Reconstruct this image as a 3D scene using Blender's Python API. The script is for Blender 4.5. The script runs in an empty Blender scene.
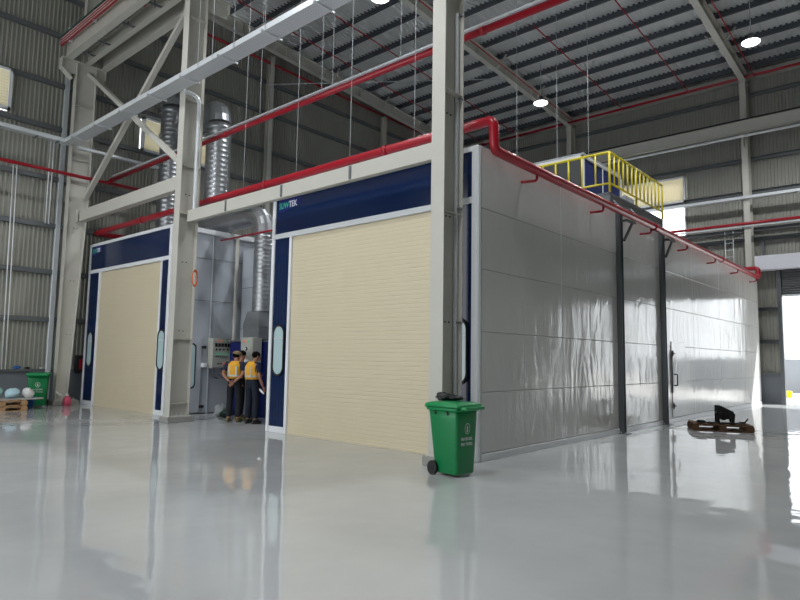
import bpy, math, random
from mathutils import Vector, Matrix
random.seed(7)
S = bpy.context.scene
COL = S.collection
PI = math.pi

# ------------------------------------------------------------------ materials
def mat(name, col, rough=.5, metal=0., ior=1.45, coat=0., emit=None, es=0., noise=None, bump=None, nscale=4., alpha=None, spec=None):
    m = bpy.data.materials.new(name); m.use_nodes = True
    nt = m.node_tree; b = nt.nodes['Principled BSDF']
    b.inputs['Base Color'].default_value = (*col, 1)
    b.inputs['Roughness'].default_value = rough
    b.inputs['Metallic'].default_value = metal
    b.inputs['IOR'].default_value = ior
    b.inputs['Coat Weight'].default_value = coat
    b.inputs['Coat Roughness'].default_value = .04
    if emit: b.inputs['Emission Color'].default_value = (*emit, 1); b.inputs['Emission Strength'].default_value = es
    if noise or bump:
        tc = nt.nodes.new('ShaderNodeTexCoord')
        n = nt.nodes.new('ShaderNodeTexNoise'); n.inputs['Scale'].default_value = nscale; n.inputs['Detail'].default_value = 5
        nt.links.new(tc.outputs['Object'], n.inputs['Vector'])
        if noise:
            mx = nt.nodes.new('ShaderNodeMix'); mx.data_type = 'RGBA'
            mx.inputs[6].default_value = (*[c * (1 - noise) for c in col], 1)
            mx.inputs[7].default_value = (*[min(1, c * (1 + noise)) for c in col], 1)
            nt.links.new(n.outputs['Fac'], mx.inputs[0]); nt.links.new(mx.outputs[2], b.inputs['Base Color'])
        if bump:
            bp = nt.nodes.new('ShaderNodeBump'); bp.inputs['Strength'].default_value = bump; bp.inputs['Distance'].default_value = .02
            nt.links.new(n.outputs['Fac'], bp.inputs['Height']); nt.links.new(bp.outputs['Normal'], b.inputs['Normal'])
    return m

M = {}
M['cream'] = mat('cream_steel', (.50, .49, .44), .45, noise=.06, nscale=3)
M['cream2'] = mat('cream_purlin_steel', (.42, .42, .38), .5)
M['galv'] = mat('galvanised_steel', (.60, .63, .65), .38, .3, noise=.15, nscale=14)
M['galvdull'] = mat('galvanised_girt', (.15, .16, .17), .5, .3, noise=.12, nscale=5)
M['galvmid'] = mat('galvanised_sheet', (.24, .25, .26), .4, .4, noise=.15, nscale=5)
M['purlin'] = mat('purlin_steel', (.085, .095, .11), .5, .4)
M['darksteel'] = mat('dark_grey_steel', (.10, .11, .118), .45, .2)
M['sheet'] = mat('wall_sheet', (.285, .285, .25), .5, .1, noise=.10, nscale=1.2)
M['dado'] = mat('dado_grey', (.16, .175, .195), .6, noise=.06, nscale=2)
M['conc'] = mat('concrete', (.28, .28, .26), .8, noise=.15, nscale=9, bump=.3)
M['red'] = mat('red_pipe_paint', (.34, .006, .018), .28, ior=1.5)
M['beige'] = mat('beige_shutter', (.60, .53, .38), .4, noise=.03, nscale=2)
M['white'] = mat('white_aluminium', (.72, .74, .76), .3, noise=.02)
M['wpanel'] = mat('pale_grey_panel', (.40, .43, .47), .38, noise=.05, nscale=1.5)
M['navy'] = mat('navy_panel', (.003, .014, .06), .15, ior=1.5)
M['navy2'] = mat('blue_machine', (.006, .014, .12), .35)
M['bluepan'] = mat('blue_unit_panel', (.01, .025, .16), .35)
M['black'] = mat('black_rubber', (.01, .01, .011), .5)
M['blackmetal'] = mat('black_metal', (.012, .012, .013), .4, .3)
M['glass'] = mat('pale_window_glass', (.42, .56, .58), .06, ior=1.6, coat=.5)
M['yellow'] = mat('yellow_rail_paint', (.70, .58, .02), .4)
M['green'] = mat('green_plastic', (.004, .19, .058), .33, noise=.08, nscale=6)
M['greend'] = mat('green_plastic_lid', (.005, .23, .07), .3)
M['inkw'] = mat('white_print', (.62, .68, .66), .5)
M['logog'] = mat('logo_green', (.05, .45, .30), .5)
M['logow'] = mat('logo_white', (.75, .76, .85), .5)
M['logob'] = mat('logo_blue', (.004, .01, .12), .3)
M['wood'] = mat('pallet_wood', (.36, .22, .11), .7, noise=.25, nscale=12)
M['wooddark'] = mat('dark_pallet_wood', (.10, .048, .022), .7, noise=.3, nscale=12)
M['board'] = mat('grey_board', (.42, .41, .38), .6)
M['bagmint'] = mat('mint_plastic_wrap', (.30, .52, .46), .3, bump=.8, nscale=18)
M['bagblue'] = mat('pale_blue_plastic_wrap', (.42, .60, .68), .3, bump=.8, nscale=18)
M['bagwhite'] = mat('white_plastic_bag', (.66, .66, .66), .35, bump=.8, nscale=16)
M['bagblack'] = mat('black_plastic_bag', (.008, .008, .012), .3, bump=.9, nscale=14)
M['bucket'] = mat('blue_plastic', (.03, .13, .42), .4)
M['pink'] = mat('pink_plastic', (.55, .08, .14), .4)
M['cabinet'] = mat('cabinet_beige', (.42, .43, .38), .45)
M['ledr'] = mat('red_lamp', (.8, .02, .02), .3, emit=(1, .03, .02), es=.5)
M['leda'] = mat('amber_lamp', (.7, .2, .02), .3, emit=(1, .35, .05), es=.3)
M['ledg'] = mat('green_lamp', (.02, .35, .2), .3, emit=(.1, 1, .5), es=.25)
M['skin'] = mat('skin', (.36, .17, .105), .5)
M['hair'] = mat('black_hair', (.004, .0035, .003), .95, ior=1.2)
M['khaki'] = mat('khaki_cap', (.20, .14, .07), .8)
M['trouser'] = mat('dark_trouser_cloth', (.008, .009, .013), .85)
M['trouser2'] = mat('navy_trouser_cloth', (.006, .010, .022), .85)
M['shirt'] = mat('navy_shirt_cloth', (.006, .012, .035), .8)
M['vest'] = mat('orange_yellow_vest', (.72, .36, .02), .7)
M['tape'] = mat('reflective_tape', (.45, .46, .43), .35)
M['shoe'] = mat('olive_shoe', (.10, .085, .035), .7)
M['shoe2'] = mat('black_shoe', (.012, .012, .012), .5)
M['paper'] = mat('white_paper', (.8, .8, .8), .7)
M['yblock'] = mat('yellow_block', (.8, .62, .0), .6)
M['fence'] = mat('pale_fence', (.27, .29, .34), .6)
M['ground'] = mat('yard_concrete', (.62, .61, .58), .8, noise=.05)
M['lampglow'] = mat('lamp_diffuser', (.9, .9, .9), .4, emit=(.95, .98, 1.), es=14.)
M['lampbody'] = mat('lamp_housing', (.25, .26, .27), .4, .5)
M['louver'] = mat('louver_blade', (.78, .75, .64), .5)
M['orange'] = mat('orange_cable', (.55, .12, .03), .5)
M['rock'] = mat('door_slat', (.20, .21, .22), .5, .2)
M['canopy'] = mat('shutter_box', (.66, .67, .72), .45)
M['duct'] = mat('spiral_duct', (.34, .355, .37), .36, .8, noise=.1, nscale=10)
M['trans'] = mat('translucent_sheet', (.9, .9, .9), .5)

def add_nodes(m): return m.node_tree.nodes, m.node_tree.links, m.node_tree.nodes['Principled BSDF']

m = mat('perforated_tray', (.60, .63, .65), .38, .3)
n, l, b = add_nodes(m)
tc = n.new('ShaderNodeTexCoord'); vo = n.new('ShaderNodeTexVoronoi'); vo.inputs['Scale'].default_value = 14; vo.inputs['Randomness'].default_value = 0
cr = n.new('ShaderNodeValToRGB'); cr.color_ramp.elements[0].position = .22; cr.color_ramp.elements[0].color = (.25, .26, .27, 1)
cr.color_ramp.elements[1].position = .30; cr.color_ramp.elements[1].color = (.60, .63, .65, 1)
l.new(tc.outputs['Object'], vo.inputs['Vector']); l.new(vo.outputs['Distance'], cr.inputs[0]); l.new(cr.outputs[0], b.inputs['Base Color'])
M['perf'] = m

n, l, b = add_nodes(M['louver'])
tr = n.new('ShaderNodeBsdfTranslucent'); tr.inputs[0].default_value = (.8, .76, .62, 1); mxs = n.new('ShaderNodeMixShader'); mxs.inputs[0].default_value = .45
l.new(b.outputs[0], mxs.inputs[1]); l.new(tr.outputs[0], mxs.inputs[2]); l.new(mxs.outputs[0], n['Material Output'].inputs[0])

# glossy epoxy floor: faint joints, blotches, gentle ripples
m = mat('epoxy_floor', (.34, .36, .37), .045, ior=1.5)
n, l, b = add_nodes(m)
tc = n.new('ShaderNodeTexCoord')
n1 = n.new('ShaderNodeTexNoise'); n1.inputs['Scale'].default_value = .45; n1.inputs['Detail'].default_value = 6
cr = n.new('ShaderNodeValToRGB'); cr.color_ramp.elements[0].position = .35; cr.color_ramp.elements[0].color = (.43, .445, .45, 1)
cr.color_ramp.elements[1].position = .7; cr.color_ramp.elements[1].color = (.51, .52, .515, 1)
l.new(tc.outputs['Object'], n1.inputs['Vector']); l.new(n1.outputs['Fac'], cr.inputs[0]); l.new(cr.outputs[0], b.inputs['Base Color'])
n2 = n.new('ShaderNodeTexNoise'); n2.inputs['Scale'].default_value = 1.1; n2.inputs['Detail'].default_value = 2
n4 = n.new('ShaderNodeTexNoise'); n4.inputs['Scale'].default_value = 3.2; n4.inputs['Detail'].default_value = 1
ma = n.new('ShaderNodeMath'); ma.operation = 'MULTIPLY_ADD'; ma.inputs[1].default_value = .16
bp = n.new('ShaderNodeBump'); bp.inputs['Strength'].default_value = .18; bp.inputs['Distance'].default_value = .05
l.new(tc.outputs['Object'], n2.inputs['Vector']); l.new(tc.outputs['Object'], n4.inputs['Vector'])
l.new(n4.outputs['Fac'], ma.inputs[0]); l.new(n2.outputs['Fac'], ma.inputs[2]); l.new(ma.outputs[0], bp.inputs['Height']); l.new(bp.outputs['Normal'], b.inputs['Normal'])
n3 = n.new('ShaderNodeTexNoise'); n3.inputs['Scale'].default_value = 2.2; n3.inputs['Detail'].default_value = 8
mr = n.new('ShaderNodeMapRange'); mr.inputs[3].default_value = .015; mr.inputs[4].default_value = .06
l.new(tc.outputs['Object'], n3.inputs['Vector']); l.new(n3.outputs['Fac'], mr.inputs[0]); l.new(mr.outputs[0], b.inputs['Roughness'])
M['floor'] = m

# clear plastic film over pale panels: glossy with wrinkles
m = mat('film_covered_panel', (.60, .60, .58), .11, ior=1.65)
n, l, b = add_nodes(m)
tc = n.new('ShaderNodeTexCoord')
mp = n.new('ShaderNodeMapping'); mp.inputs['Scale'].default_value = (1, 1.9, .5)
n1 = n.new('ShaderNodeTexNoise'); n1.inputs['Scale'].default_value = 1.5; n1.inputs['Detail'].default_value = 3
n1.inputs['Distortion'].default_value = .8
l.new(tc.outputs['Object'], mp.inputs[0]); l.new(mp.outputs[0], n1.inputs['Vector'])
n2 = n.new('ShaderNodeTexNoise'); n2.inputs['Scale'].default_value = 9; n2.inputs['Detail'].default_value = 3; n2.inputs['Distortion'].default_value = 1.5
l.new(mp.outputs[0], n2.inputs['Vector'])
n3 = n.new('ShaderNodeTexNoise'); n3.inputs['Scale'].default_value = .6
l.new(tc.outputs['Object'], n3.inputs['Vector'])
pw = n.new('ShaderNodeMapRange'); pw.inputs[1].default_value = .45; pw.inputs[2].default_value = .7; pw.inputs[3].default_value = .02; pw.inputs[4].default_value = .26
l.new(n3.outputs['Fac'], pw.inputs[0])
mu = n.new('ShaderNodeMath'); mu.operation = 'MULTIPLY'; l.new(n2.outputs['Fac'], mu.inputs[0]); l.new(pw.outputs[0], mu.inputs[1])
ad = n.new('ShaderNodeMath'); ad.operation = 'ADD'; l.new(n1.outputs['Fac'], ad.inputs[0]); l.new(mu.outputs[0], ad.inputs[1])
bp = n.new('ShaderNodeBump'); bp.inputs['Strength'].default_value = .38; bp.inputs['Distance'].default_value = .05
l.new(ad.outputs[0], bp.inputs['Height']); l.new(bp.outputs['Normal'], b.inputs['Normal'])
M['film'] = m

# silver foil insulation under the roof sheet, crinkled
m = mat('roof_foil', (.88, .89, .88), .30, .45)
n, l, b = add_nodes(m)
tc = n.new('ShaderNodeTexCoord')
mp = n.new('ShaderNodeMapping'); mp.inputs['Scale'].default_value = (7, .7, 1)
n1 = n.new('ShaderNodeTexNoise'); n1.inputs['Scale'].default_value = 1.2; n1.inputs['Detail'].default_value = 5; n1.inputs['Roughness'].default_value = .7
l.new(tc.outputs['Object'], mp.inputs[0]); l.new(mp.outputs[0], n1.inputs['Vector'])
bp = n.new('ShaderNodeBump'); bp.inputs['Strength'].default_value = 1.0; bp.inputs['Distance'].default_value = .22
l.new(n1.outputs['Fac'], bp.inputs['Height']); l.new(bp.outputs['Normal'], b.inputs['Normal'])
M['foil'] = m

# ------------------------------------------------------------------ mesh builder
class MB:
    def __init__(s): s.v = []; s.f = []; s.sm = []
    def add(s, vs, fs, sm=False):
        o = len(s.v); s.v += [tuple(p) for p in vs]
        for f in fs: s.f.append([o + i for i in f]); s.sm.append(sm)
        return s
    def box(s, x0, x1, y0, y1, z0, z1):
        vs = [(x, y, z) for z in (z0, z1) for y in (y0, y1) for x in (x0, x1)]
        return s.add(vs, [(0, 2, 3, 1), (4, 5, 7, 6), (0, 1, 5, 4), (2, 6, 7, 3), (0, 4, 6, 2), (1, 3, 7, 5)])
    def bev(s, x0, x1, y0, y1, z0, z1, r=.01):
        """box with chamfered edges (convex, 24 vertices)"""
        c = ((x0 + x1) / 2, (y0 + y1) / 2, (z0 + z1) / 2); h = ((x1 - x0) / 2, (y1 - y0) / 2, (z1 - z0) / 2)
        r = min(r, *[q * .9 for q in h]); vs = []; idx = {}
        for sx in (-1, 1):
            for sy in (-1, 1):
                for sz in (-1, 1):
                    for a in range(3):
                        k = [h[0] - r, h[1] - r, h[2] - r]; k[a] += r
                        idx[(sx, sy, sz, a)] = len(vs); vs.append((c[0] + sx * k[0], c[1] + sy * k[1], c[2] + sz * k[2]))
        fs = []
        def q(*ks):
            ids = [idx[k] for k in ks]; p = [Vector(vs[i]) for i in ids]; nrm = (p[1] - p[0]).cross(p[2] - p[0])
            cc = sum(p, Vector()) / len(p) - Vector(c)
            fs.append(ids if nrm.dot(cc) > 0 else ids[::-1])
        for sg in (-1, 1):
            q(*[(sg, a, b_, 0) for a, b_ in ((-1, -1), (1, -1), (1, 1), (-1, 1))])
            q(*[(a, sg, b_, 1) for a, b_ in ((-1, -1), (1, -1), (1, 1), (-1, 1))])
            q(*[(a, b_, sg, 2) for a, b_ in ((-1, -1), (1, -1), (1, 1), (-1, 1))])
        for a in (-1, 1):
            for b_ in (-1, 1):
                q((a, b_, -1, 0), (a, b_, 1, 0), (a, b_, 1, 1), (a, b_, -1, 1))
                q((a, -1, b_, 0), (a, 1, b_, 0), (a, 1, b_, 2), (a, -1, b_, 2))
                q((-1, a, b_, 1), (1, a, b_, 1), (1, a, b_, 2), (-1, a, b_, 2))
                for d in (-1, 1): q((a, b_, d, 0), (a, b_, d, 1), (a, b_, d, 2)) if True else None
        return s.add(vs, fs)
    def frame(s, d, up=(0, 0, 1)):
        d = Vector(d).normalized(); up = Vector(up)
        if abs(d.dot(up)) > .98: up = Vector((1, 0, 0)) if abs(d.x) < .9 else Vector((0, 1, 0))
        r = d.cross(up).normalized(); u = r.cross(d).normalized(); return d, r, u
    def bar(s, p0, p1, w, h, up=(0, 0, 1), off=(0, 0)):
        p0 = Vector(p0); p1 = Vector(p1); d, r, u = s.frame(p1 - p0, up)
        vs = []
        for p in (p0, p1):
            for a, b_ in ((-1, -1), (1, -1), (1, 1), (-1, 1)): vs.append(p + r * (a * w / 2 + off[0]) + u * (b_ * h / 2 + off[1]))
        return s.add(vs, [(3, 2, 1, 0), (4, 5, 6, 7), (0, 1, 5, 4), (1, 2, 6, 5), (2, 3, 7, 6), (3, 0, 4, 7)])
    def ibeam(s, p0, p1, w, h, tf=.014, tw=.01, up=(0, 0, 1)):
        s.bar(p0, p1, w, tf, up, (0, h / 2 - tf / 2)); s.bar(p0, p1, w, tf, up, (0, -h / 2 + tf / 2)); s.bar(p0, p1, tw, h - 2 * tf, up)
        return s
    def channel(s, p0, p1, w, h, t=.006, up=(0, 0, 1), side=1):
        s.bar(p0, p1, t, h, up, (-side * (w / 2 - t / 2), 0)); s.bar(p0, p1, w, t, up, (0, h / 2 - t / 2)); s.bar(p0, p1, w, t, up, (0, -h / 2 + t / 2))
        return s
    def tube(s, pts, r, n=12, cap=True, smooth=True):
        pts = [Vector(p) for p in pts]; rings = []
        rr = r if isinstance(r, (list, tuple)) else [r] * len(pts)
        d0 = (pts[1] - pts[0]).normalized(); _, R, U = s.frame(d0)
        o = len(s.v)
        for i, p in enumerate(pts):
            a = (pts[i] - pts[i - 1]).normalized() if i else d0
            b_ = (pts[i + 1] - pts[i]).normalized() if i < len(pts) - 1 else a
            t = (a + b_).normalized()
            R = (R - t * R.dot(t)).normalized(); U2 = t.cross(R).normalized()
            for k in range(n):
                an = 2 * PI * k / n; s.v.append(tuple(p + (R * math.cos(an) + U2 * math.sin(an)) * rr[i]))
        for i in range(len(pts) - 1):
            for k in range(n):
                k2 = (k + 1) % n
                s.f.append([o + i * n + k, o + i * n + k2, o + (i + 1) * n + k2, o + (i + 1) * n + k]); s.sm.append(smooth)
        if cap:
            s.f.append([o + k for k in range(n)][::-1]); s.sm.append(False)
            s.f.append([o + (len(pts) - 1) * n + k for k in range(n)]); s.sm.append(False)
        return s
    def cyl(s, p0, p1, r, n=16, r2=None): return s.tube([p0, p1], [r, r if r2 is None else r2], n)
    def prism(s, pts, axis, a0, a1):
        """extrude a 2-D outline along axis ('x','y','z')"""
        def P(q, a): return {'x': (a, q[0], q[1]), 'y': (q[0], a, q[1]), 'z': (q[0], q[1], a)}[axis]
        k = len(pts); vs = [P(q, a0) for q in pts] + [P(q, a1) for q in pts]
        fs = [list(range(k))[::-1], list(range(k, 2 * k))] + [(i, (i + 1) % k, k + (i + 1) % k, k + i) for i in range(k)]
        return s.add(vs, fs)
    def loft(s, rings, smooth=True, cap=True):
        o = len(s.v); k = len(rings[0])
        for r in rings: s.v += [tuple(p) for p in r]
        for i in range(len(rings) - 1):
            for j in range(k):
                j2 = (j + 1) % k; s.f.append([o + i * k + j, o + i * k + j2, o + (i + 1) * k + j2, o + (i + 1) * k + j]); s.sm.append(smooth)
        if cap:
            s.f.append([o + j for j in range(k)][::-1]); s.sm.append(False); s.f.append([o + (len(rings) - 1) * k + j for j in range(k)]); s.sm.append(False)
        return s
    def blob(s, c, r, seed=0, rough=.15, n=14, m_=9):
        rd = random.Random(seed); vs = []; ph = [(rd.uniform(0, 6), rd.uniform(1, 4), rd.uniform(1, 4)) for _ in range(5)]
        o = len(s.v)
        for i in range(m_ + 1):
            th = PI * i / m_
            for j in range(n):
                f = 2 * PI * j / n
                k = 1 + rough * sum(math.sin(p[0] + p[1] * f + p[2] * th) if i not in (0, m_) else 0 for p in ph) / 2.2
                vs.append((c[0] + r[0] * k * math.sin(th) * math.cos(f), c[1] + r[1] * k * math.sin(th) * math.sin(f), c[2] + r[2] * (k if i not in (0, m_) else 1) * math.cos(th)))
        fs = [(i * n + j, (i + 1) * n + j, (i + 1) * n + (j + 1) % n, i * n + (j + 1) % n) for i in range(m_) for j in range(n)]
        return s.add(vs, fs, True)
    def build(s, name, m_, parent=None, smooth=None):
        me = bpy.data.meshes.new(name); me.from_pydata(s.v, [], s.f); me.update()
        me.materials.append(M[m_] if isinstance(m_, str) else m_)
        me.polygons.foreach_set('use_smooth', s.sm if smooth is None else [smooth] * len(s.f))
        o = bpy.data.objects.new(name, me); COL.objects.link(o)
        if parent is not None: o.parent = parent
        return o

def tag(o, label, cat, group=None, kind=None):
    o['label'] = label; o['category'] = cat
    if group: o['group'] = group
    if kind: o['kind'] = kind
    return o
def thing(name, label, cat, loc=(0, 0, 0), rotz=0, group=None):
    o = bpy.data.objects.new(name, None); COL.objects.link(o); o.empty_display_size = .1
    o.location = loc; o.rotation_euler = (0, 0, rotz); return tag(o, label, cat, group)
def struct(o): o['kind'] = 'structure'; return o
def copy_tree(o, parent=None):
    c = o.copy(); COL.objects.link(c); c.parent = parent
    for ch in list(o.children): copy_tree(ch, c)
    return c
def elbow(a, c, b_, r, k=6):
    """points rounding the corner c between a and b_ with radius r"""
    a, c, b_ = Vector(a), Vector(c), Vector(b_); d1 = (a - c).normalized() * r; d2 = (b_ - c).normalized() * r; out = []
    for i in range(k + 1):
        t = i / k; out.append((c + d1) * (1 - t) ** 2 + 2 * t * (1 - t) * c + (c + d2) * t * t)
    return out
def path(pts, r, k=6):
    out = [Vector(pts[0])]
    for i in range(1, len(pts) - 1): out += elbow(pts[i - 1], pts[i], pts[i + 1], r, k)
    return out + [Vector(pts[-1])]

# ------------------------------------------------------------------ setting
XW, XR, YB, YF = -15.95, 13., 21.15, -16.
H = 5.17
struct(MB().box(XW - .3, XR, YF, YB + .3, -.2, 0).build('floor', 'floor'))
o = MB().box(-30, 60, YB + .3, 70, -.25, -.03).build('yard_ground', 'ground'); struct(o)

def corrugate(mb, axis, a0, a1, z0, z1, c, nrm, pitch=.127, depth=.03):
    """trapezoid sheet running along axis, face at c, ribs toward nrm; with a flat outer skin"""
    k = int(round((a1 - a0) / pitch)); p = (a1 - a0) / k; prof = []
    for i in range(k):
        b0 = a0 + i * p; prof += [(b0, 0), (b0 + p * .45, 0), (b0 + p * .58, 1), (b0 + p * .87, 1)]
    prof.append((a1, 0)); vs = []
    for a, d in prof:
        for z in (z0, z1):
            q = c + nrm * d * depth
            vs.append((q, a, z) if axis == 'y' else (a, q, z))
    fs = [(2 * i, 2 * i + 2, 2 * i + 3, 2 * i + 1) for i in range(len(prof) - 1)]
    mb.add(vs, fs)
    q = c - nrm * .06; q0, q1 = min(q, q - nrm * .02), max(q, q - nrm * .02)
    if axis == 'y': mb.box(q0, q1, a0, a1, z0, z1)
    else: mb.box(a0, a1, q0, q1, z0, z1)

def roofz(y): return 14.87 - .0572 * y       # underside of the rafters
ZS = .74                                      # rafter + purlin depth: sheet above

w = MB()
for a0, a1, z0, z1 in ((YF, -5.2, 1.07, 15.2), (-5.2, -2.5, 1.07, 9.1), (-5.2, -2.5, 10.4, 15.2), (-2.5, 1.7, 1.07, 15.2), (1.7, 4.5, 1.07, 8.95), (1.7, 4.5, 10.2, 15.2), (4.5, YB, 1.07, 15.2)):
    corrugate(w, 'y', a0, a1, z0, z1, XW, 1)
wl = struct(w.build('wall_left', 'sheet'))
MB().box(XW - .05, XW + .05, YF, YB, 0, 1.02).build('lower_wall', 'dado', wl)
MB().box(XW - .05, XW + .14, YF, YB, 1.02, 1.10).build('sill', 'galvdull', wl)
for z in (2.67, 4.2, 5.7, 7.25, 8.93, 10.4, 12.07, 13.45):
    MB().channel((XW + .1, YF, z), (XW + .1, YB, z), .1, .15, .006, side=-1).build('girt', 'galvdull', wl)
# gable top above the sheet follows the roof
g = MB(); g.prism([(YF, 15.2), (YB, 15.2), (YB, roofz(YB) + ZS), (YF, roofz(YF) + ZS)] if roofz(YB) + ZS > 15.2 else [(YF, 15.2), (4, 15.2), (YF, roofz(YF) + ZS)], 'x', XW - .06, XW - .02)
g.build('gable_sheet', 'sheet', wl)

# back wall with its big door opening and a bright sheet-less bay
w = MB()
for a0, a1, z0, z1 in ((XW, -7.6, 1.25, 15.2), (-7.6, -5.0, 1.25, 8.95), (-7.6, -2.9, 10.15, 15.2), (-5.0, -2.9, 1.25, 7.4), (-5.0, -2.9, 8.8, 8.95), (-2.9, .66, 1.25, 15.2), (.66, 7.7, 4.45, 15.2), (7.7, XR, 1.25, 15.2)):
    corrugate(w, 'x', a0, a1, z0, z1, YB, -1)
wb = struct(w.build('wall_back', 'sheet'))
for a0, a1 in ((XW, .66), (7.7, XR)):
    MB().box(a0, a1, YB - .06, YB + .05, 0, 1.2).build('lower_wall', 'dado', wb)
    MB().box(a0, a1, YB - .14, YB + .05, 1.2, 1.27).build('sill', 'galvdull', wb)
for z, a0, a1 in ((2.55, XW, .6), (3.9, XW, .6), (6.9, XW, XR), (7.32, XW, XR), (8.95, XW, XR), (10.4, XW, XR), (13.25, XW, XR)):
    MB().channel((a0, YB - .12, z), (a1, YB - .12, z), .12, .16, .006).build('girt', 'galvdull', wb)
MB().box(.1, .2, YB - .15, YB - .02, 6.15, 6.85).build('girt_post', 'galvdull', wb)
# window_1 : bright open bay under the louver
o = MB().box(-5.0, -4.95, YB - .1, YB, 7.4, 8.8).box(-2.95, -2.9, YB - .1, YB, 7.4, 8.8).box(-5., -2.9, YB - .1, YB, 7.36, 7.42).box(-5., -2.9, YB - .1, YB, 8.78, 8.84).build('window_1', 'galv'); struct(o)
# right wall, far out of view but mirrored in floor and film
w = MB()
for a0, a1, z0, z1 in ((YF, 0, 0, 16.5), (0, YB, 0, 15.6)):
    corrugate(w, 'y', a0, a1, z0, z1, XR, -1, .4)
struct(w.build('wall_right', 'sheet'))
w = MB()  # unseen front wall, added with an opening to limit daylight from the right
for a0, a1, z0, z1 in ((XW, -13, 0, 16.4), (-13, 3.5, 9.5, 16.4), (3.5, XR, 0, 16.4)):
    corrugate(w, 'x', a0, a1, z0, z1, YF, 1, .4)
struct(w.build('wall_front_unseen', 'sheet'))

# roof: foil-faced ribbed sheet, purlins
def rib_roof():
    mb = MB(); k = 148; a0, a1 = XW - .1, XR; p = (a1 - a0) / k; prof = []
    for i in range(k):
        b0 = a0 + i * p; prof += [(b0, 0), (b0 + p * .5, 0), (b0 + p * .6, .014), (b0 + p * .9, .014)]
    prof.append((a1, 0)); vs = []
    for x, d in prof:
        for y in (YF, YB + .1): vs.append((x, y, roofz(y) + ZS + d))
    mb.add(vs, [(2 * i, 2 * i + 1, 2 * i + 3, 2 * i + 2) for i in range(len(prof) - 1)])
    mb.add([(a0, YF, roofz(YF) + ZS + .12), (a1, YF, roofz(YF) + ZS + .12), (a1, YB + .1, roofz(YB + .1) + ZS + .12), (a0, YB + .1, roofz(YB + .1) + ZS + .12)], [(0, 1, 2, 3)])
    return mb
ce = struct(rib_roof().build('ceiling', 'foil'))
y = 20.4
while y > YF:
    z = roofz(y) + ZS - .115
    MB().channel((XW, y, z), (XR, y, z), .085, .25, .006).build('purlin', 'purlin', ce); y -= 1.13
MB().box(XW, XR, YB - .35, YB - .05, roofz(YB) + .28, roofz(YB) + .55).build('eave_beam', 'cream2', ce)

# rafters
def rafter(x, label):
    mb = MB(); mb.ibeam((x, YF, roofz(YF) + .25), (x, YB - .1, roofz(YB - .1) + .25), .24, .5)
    y = YF + 1
    while y < YB - .5:
        mb.box(x - .11, x + .11, y - .006, y + .006, roofz(y) + .015, roofz(y) + .48); y += 2.25
    o = mb.build('rafter', 'cream'); tag(o, label, 'roof beam')
    y = YF + 2.4
    while y < YB - 1:
        for sx in (-1, 1):
            b = MB().bar((x + sx * .1, y, roofz(y) + .03), (x + sx * .55, y, roofz(y) + ZS - .2), .05, .05).build('fly_brace', 'cream2', o)
        y += 3.39
    return o
rafter(-15.09, 'cream steel roof beam running along the top of the left wall')
rafter(-8.32, 'cream steel roof beam passing behind the middle column with the nearest lamp beside it')
rafter(-.256, 'cream steel roof beam meeting the back wall column left of the far right lamp')
rafter(8.0, 'cream steel roof beam beyond the far right lamp')

# ------------------------------------------------------------------ columns
def hcol(x, y0, y1, z0, z1, label, wf=.26, tf=.016, stiff=(), name='steel_column', mat_='cream', plinth=True, taper=0):
    t = thing(name, label, 'column', (x, (y0 + y1) / 2, 0)); d = (y1 - y0) / 2
    mb = MB(); mb.box(-wf / 2, wf / 2, -d, -d + tf, z0, z1)
    if taper:
        mb.prism([(d - tf - taper, z0), (d - taper, z0), (d, 6.5), (d, z1), (d - tf, z1), (d - tf, 6.5)], 'x', -wf / 2, wf / 2)
        mb.prism([(-d + tf, z0), (d - tf - taper, z0), (d - tf, 6.5), (d - tf, z1), (-d + tf, z1)], 'x', -.006, .006)
    else: mb.box(-wf / 2, wf / 2, d - tf, d, z0, z1).box(-.006, .006, -d + tf, d - tf, z0, z1)
    mb.build('shaft', mat_, t)
    for z in stiff: MB().box(-wf / 2 + .01, wf / 2 - .01, -d + tf, d - tf, z - .006, z + .006).build('stiffener', mat_, t)
    if plinth:
        MB().bev(-wf / 2 - .07, wf / 2 + .07, -d - .07, d + .07, 0, z0 - .02, .01).build('plinth', 'conc', t)
        bpl = MB().box(-wf / 2 - .03, wf / 2 + .03, -d - .03, d + .03, z0 - .02, z0).build('base_plate', mat_, t)
        for i in range(4):
            yy = -d + .08 + i * (2 * d - .16) / 3
            for sx in (-1, 1): MB().cyl((sx * .1, yy, z0), (sx * .1, yy, z0 + .06), .014, 6).build('anchor_bolt', 'galv', t)
    for z in (2.2, 3.9, 5.6):
        if name == 'steel_column' and z < z1:
            for k in (-.05, .05): MB().cyl((.006, k, z), (.03, k, z), .014, 6).build('bolt', 'darksteel', t)
    return t
c3 = hcol(-.256, -.78, -.27, .16, 15.0, 'nearest cream steel column, with the green wheelie bin at its foot', stiff=(3.95, 5.95, 9.5))
c2 = hcol(-8.39, -.78, -.26, .16, 15.2, 'cream steel column between the two roller-shutter booths', stiff=(.45, 2.0, 5.1, 6.3, 8.0, 10.2))
c1 = hcol(-15.09, -.92, -.30, .16, 11.0, 'leftmost cream steel column, beside the left wall, carrying the crane beams', stiff=(7.8, 9.6), taper=.26)
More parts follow.
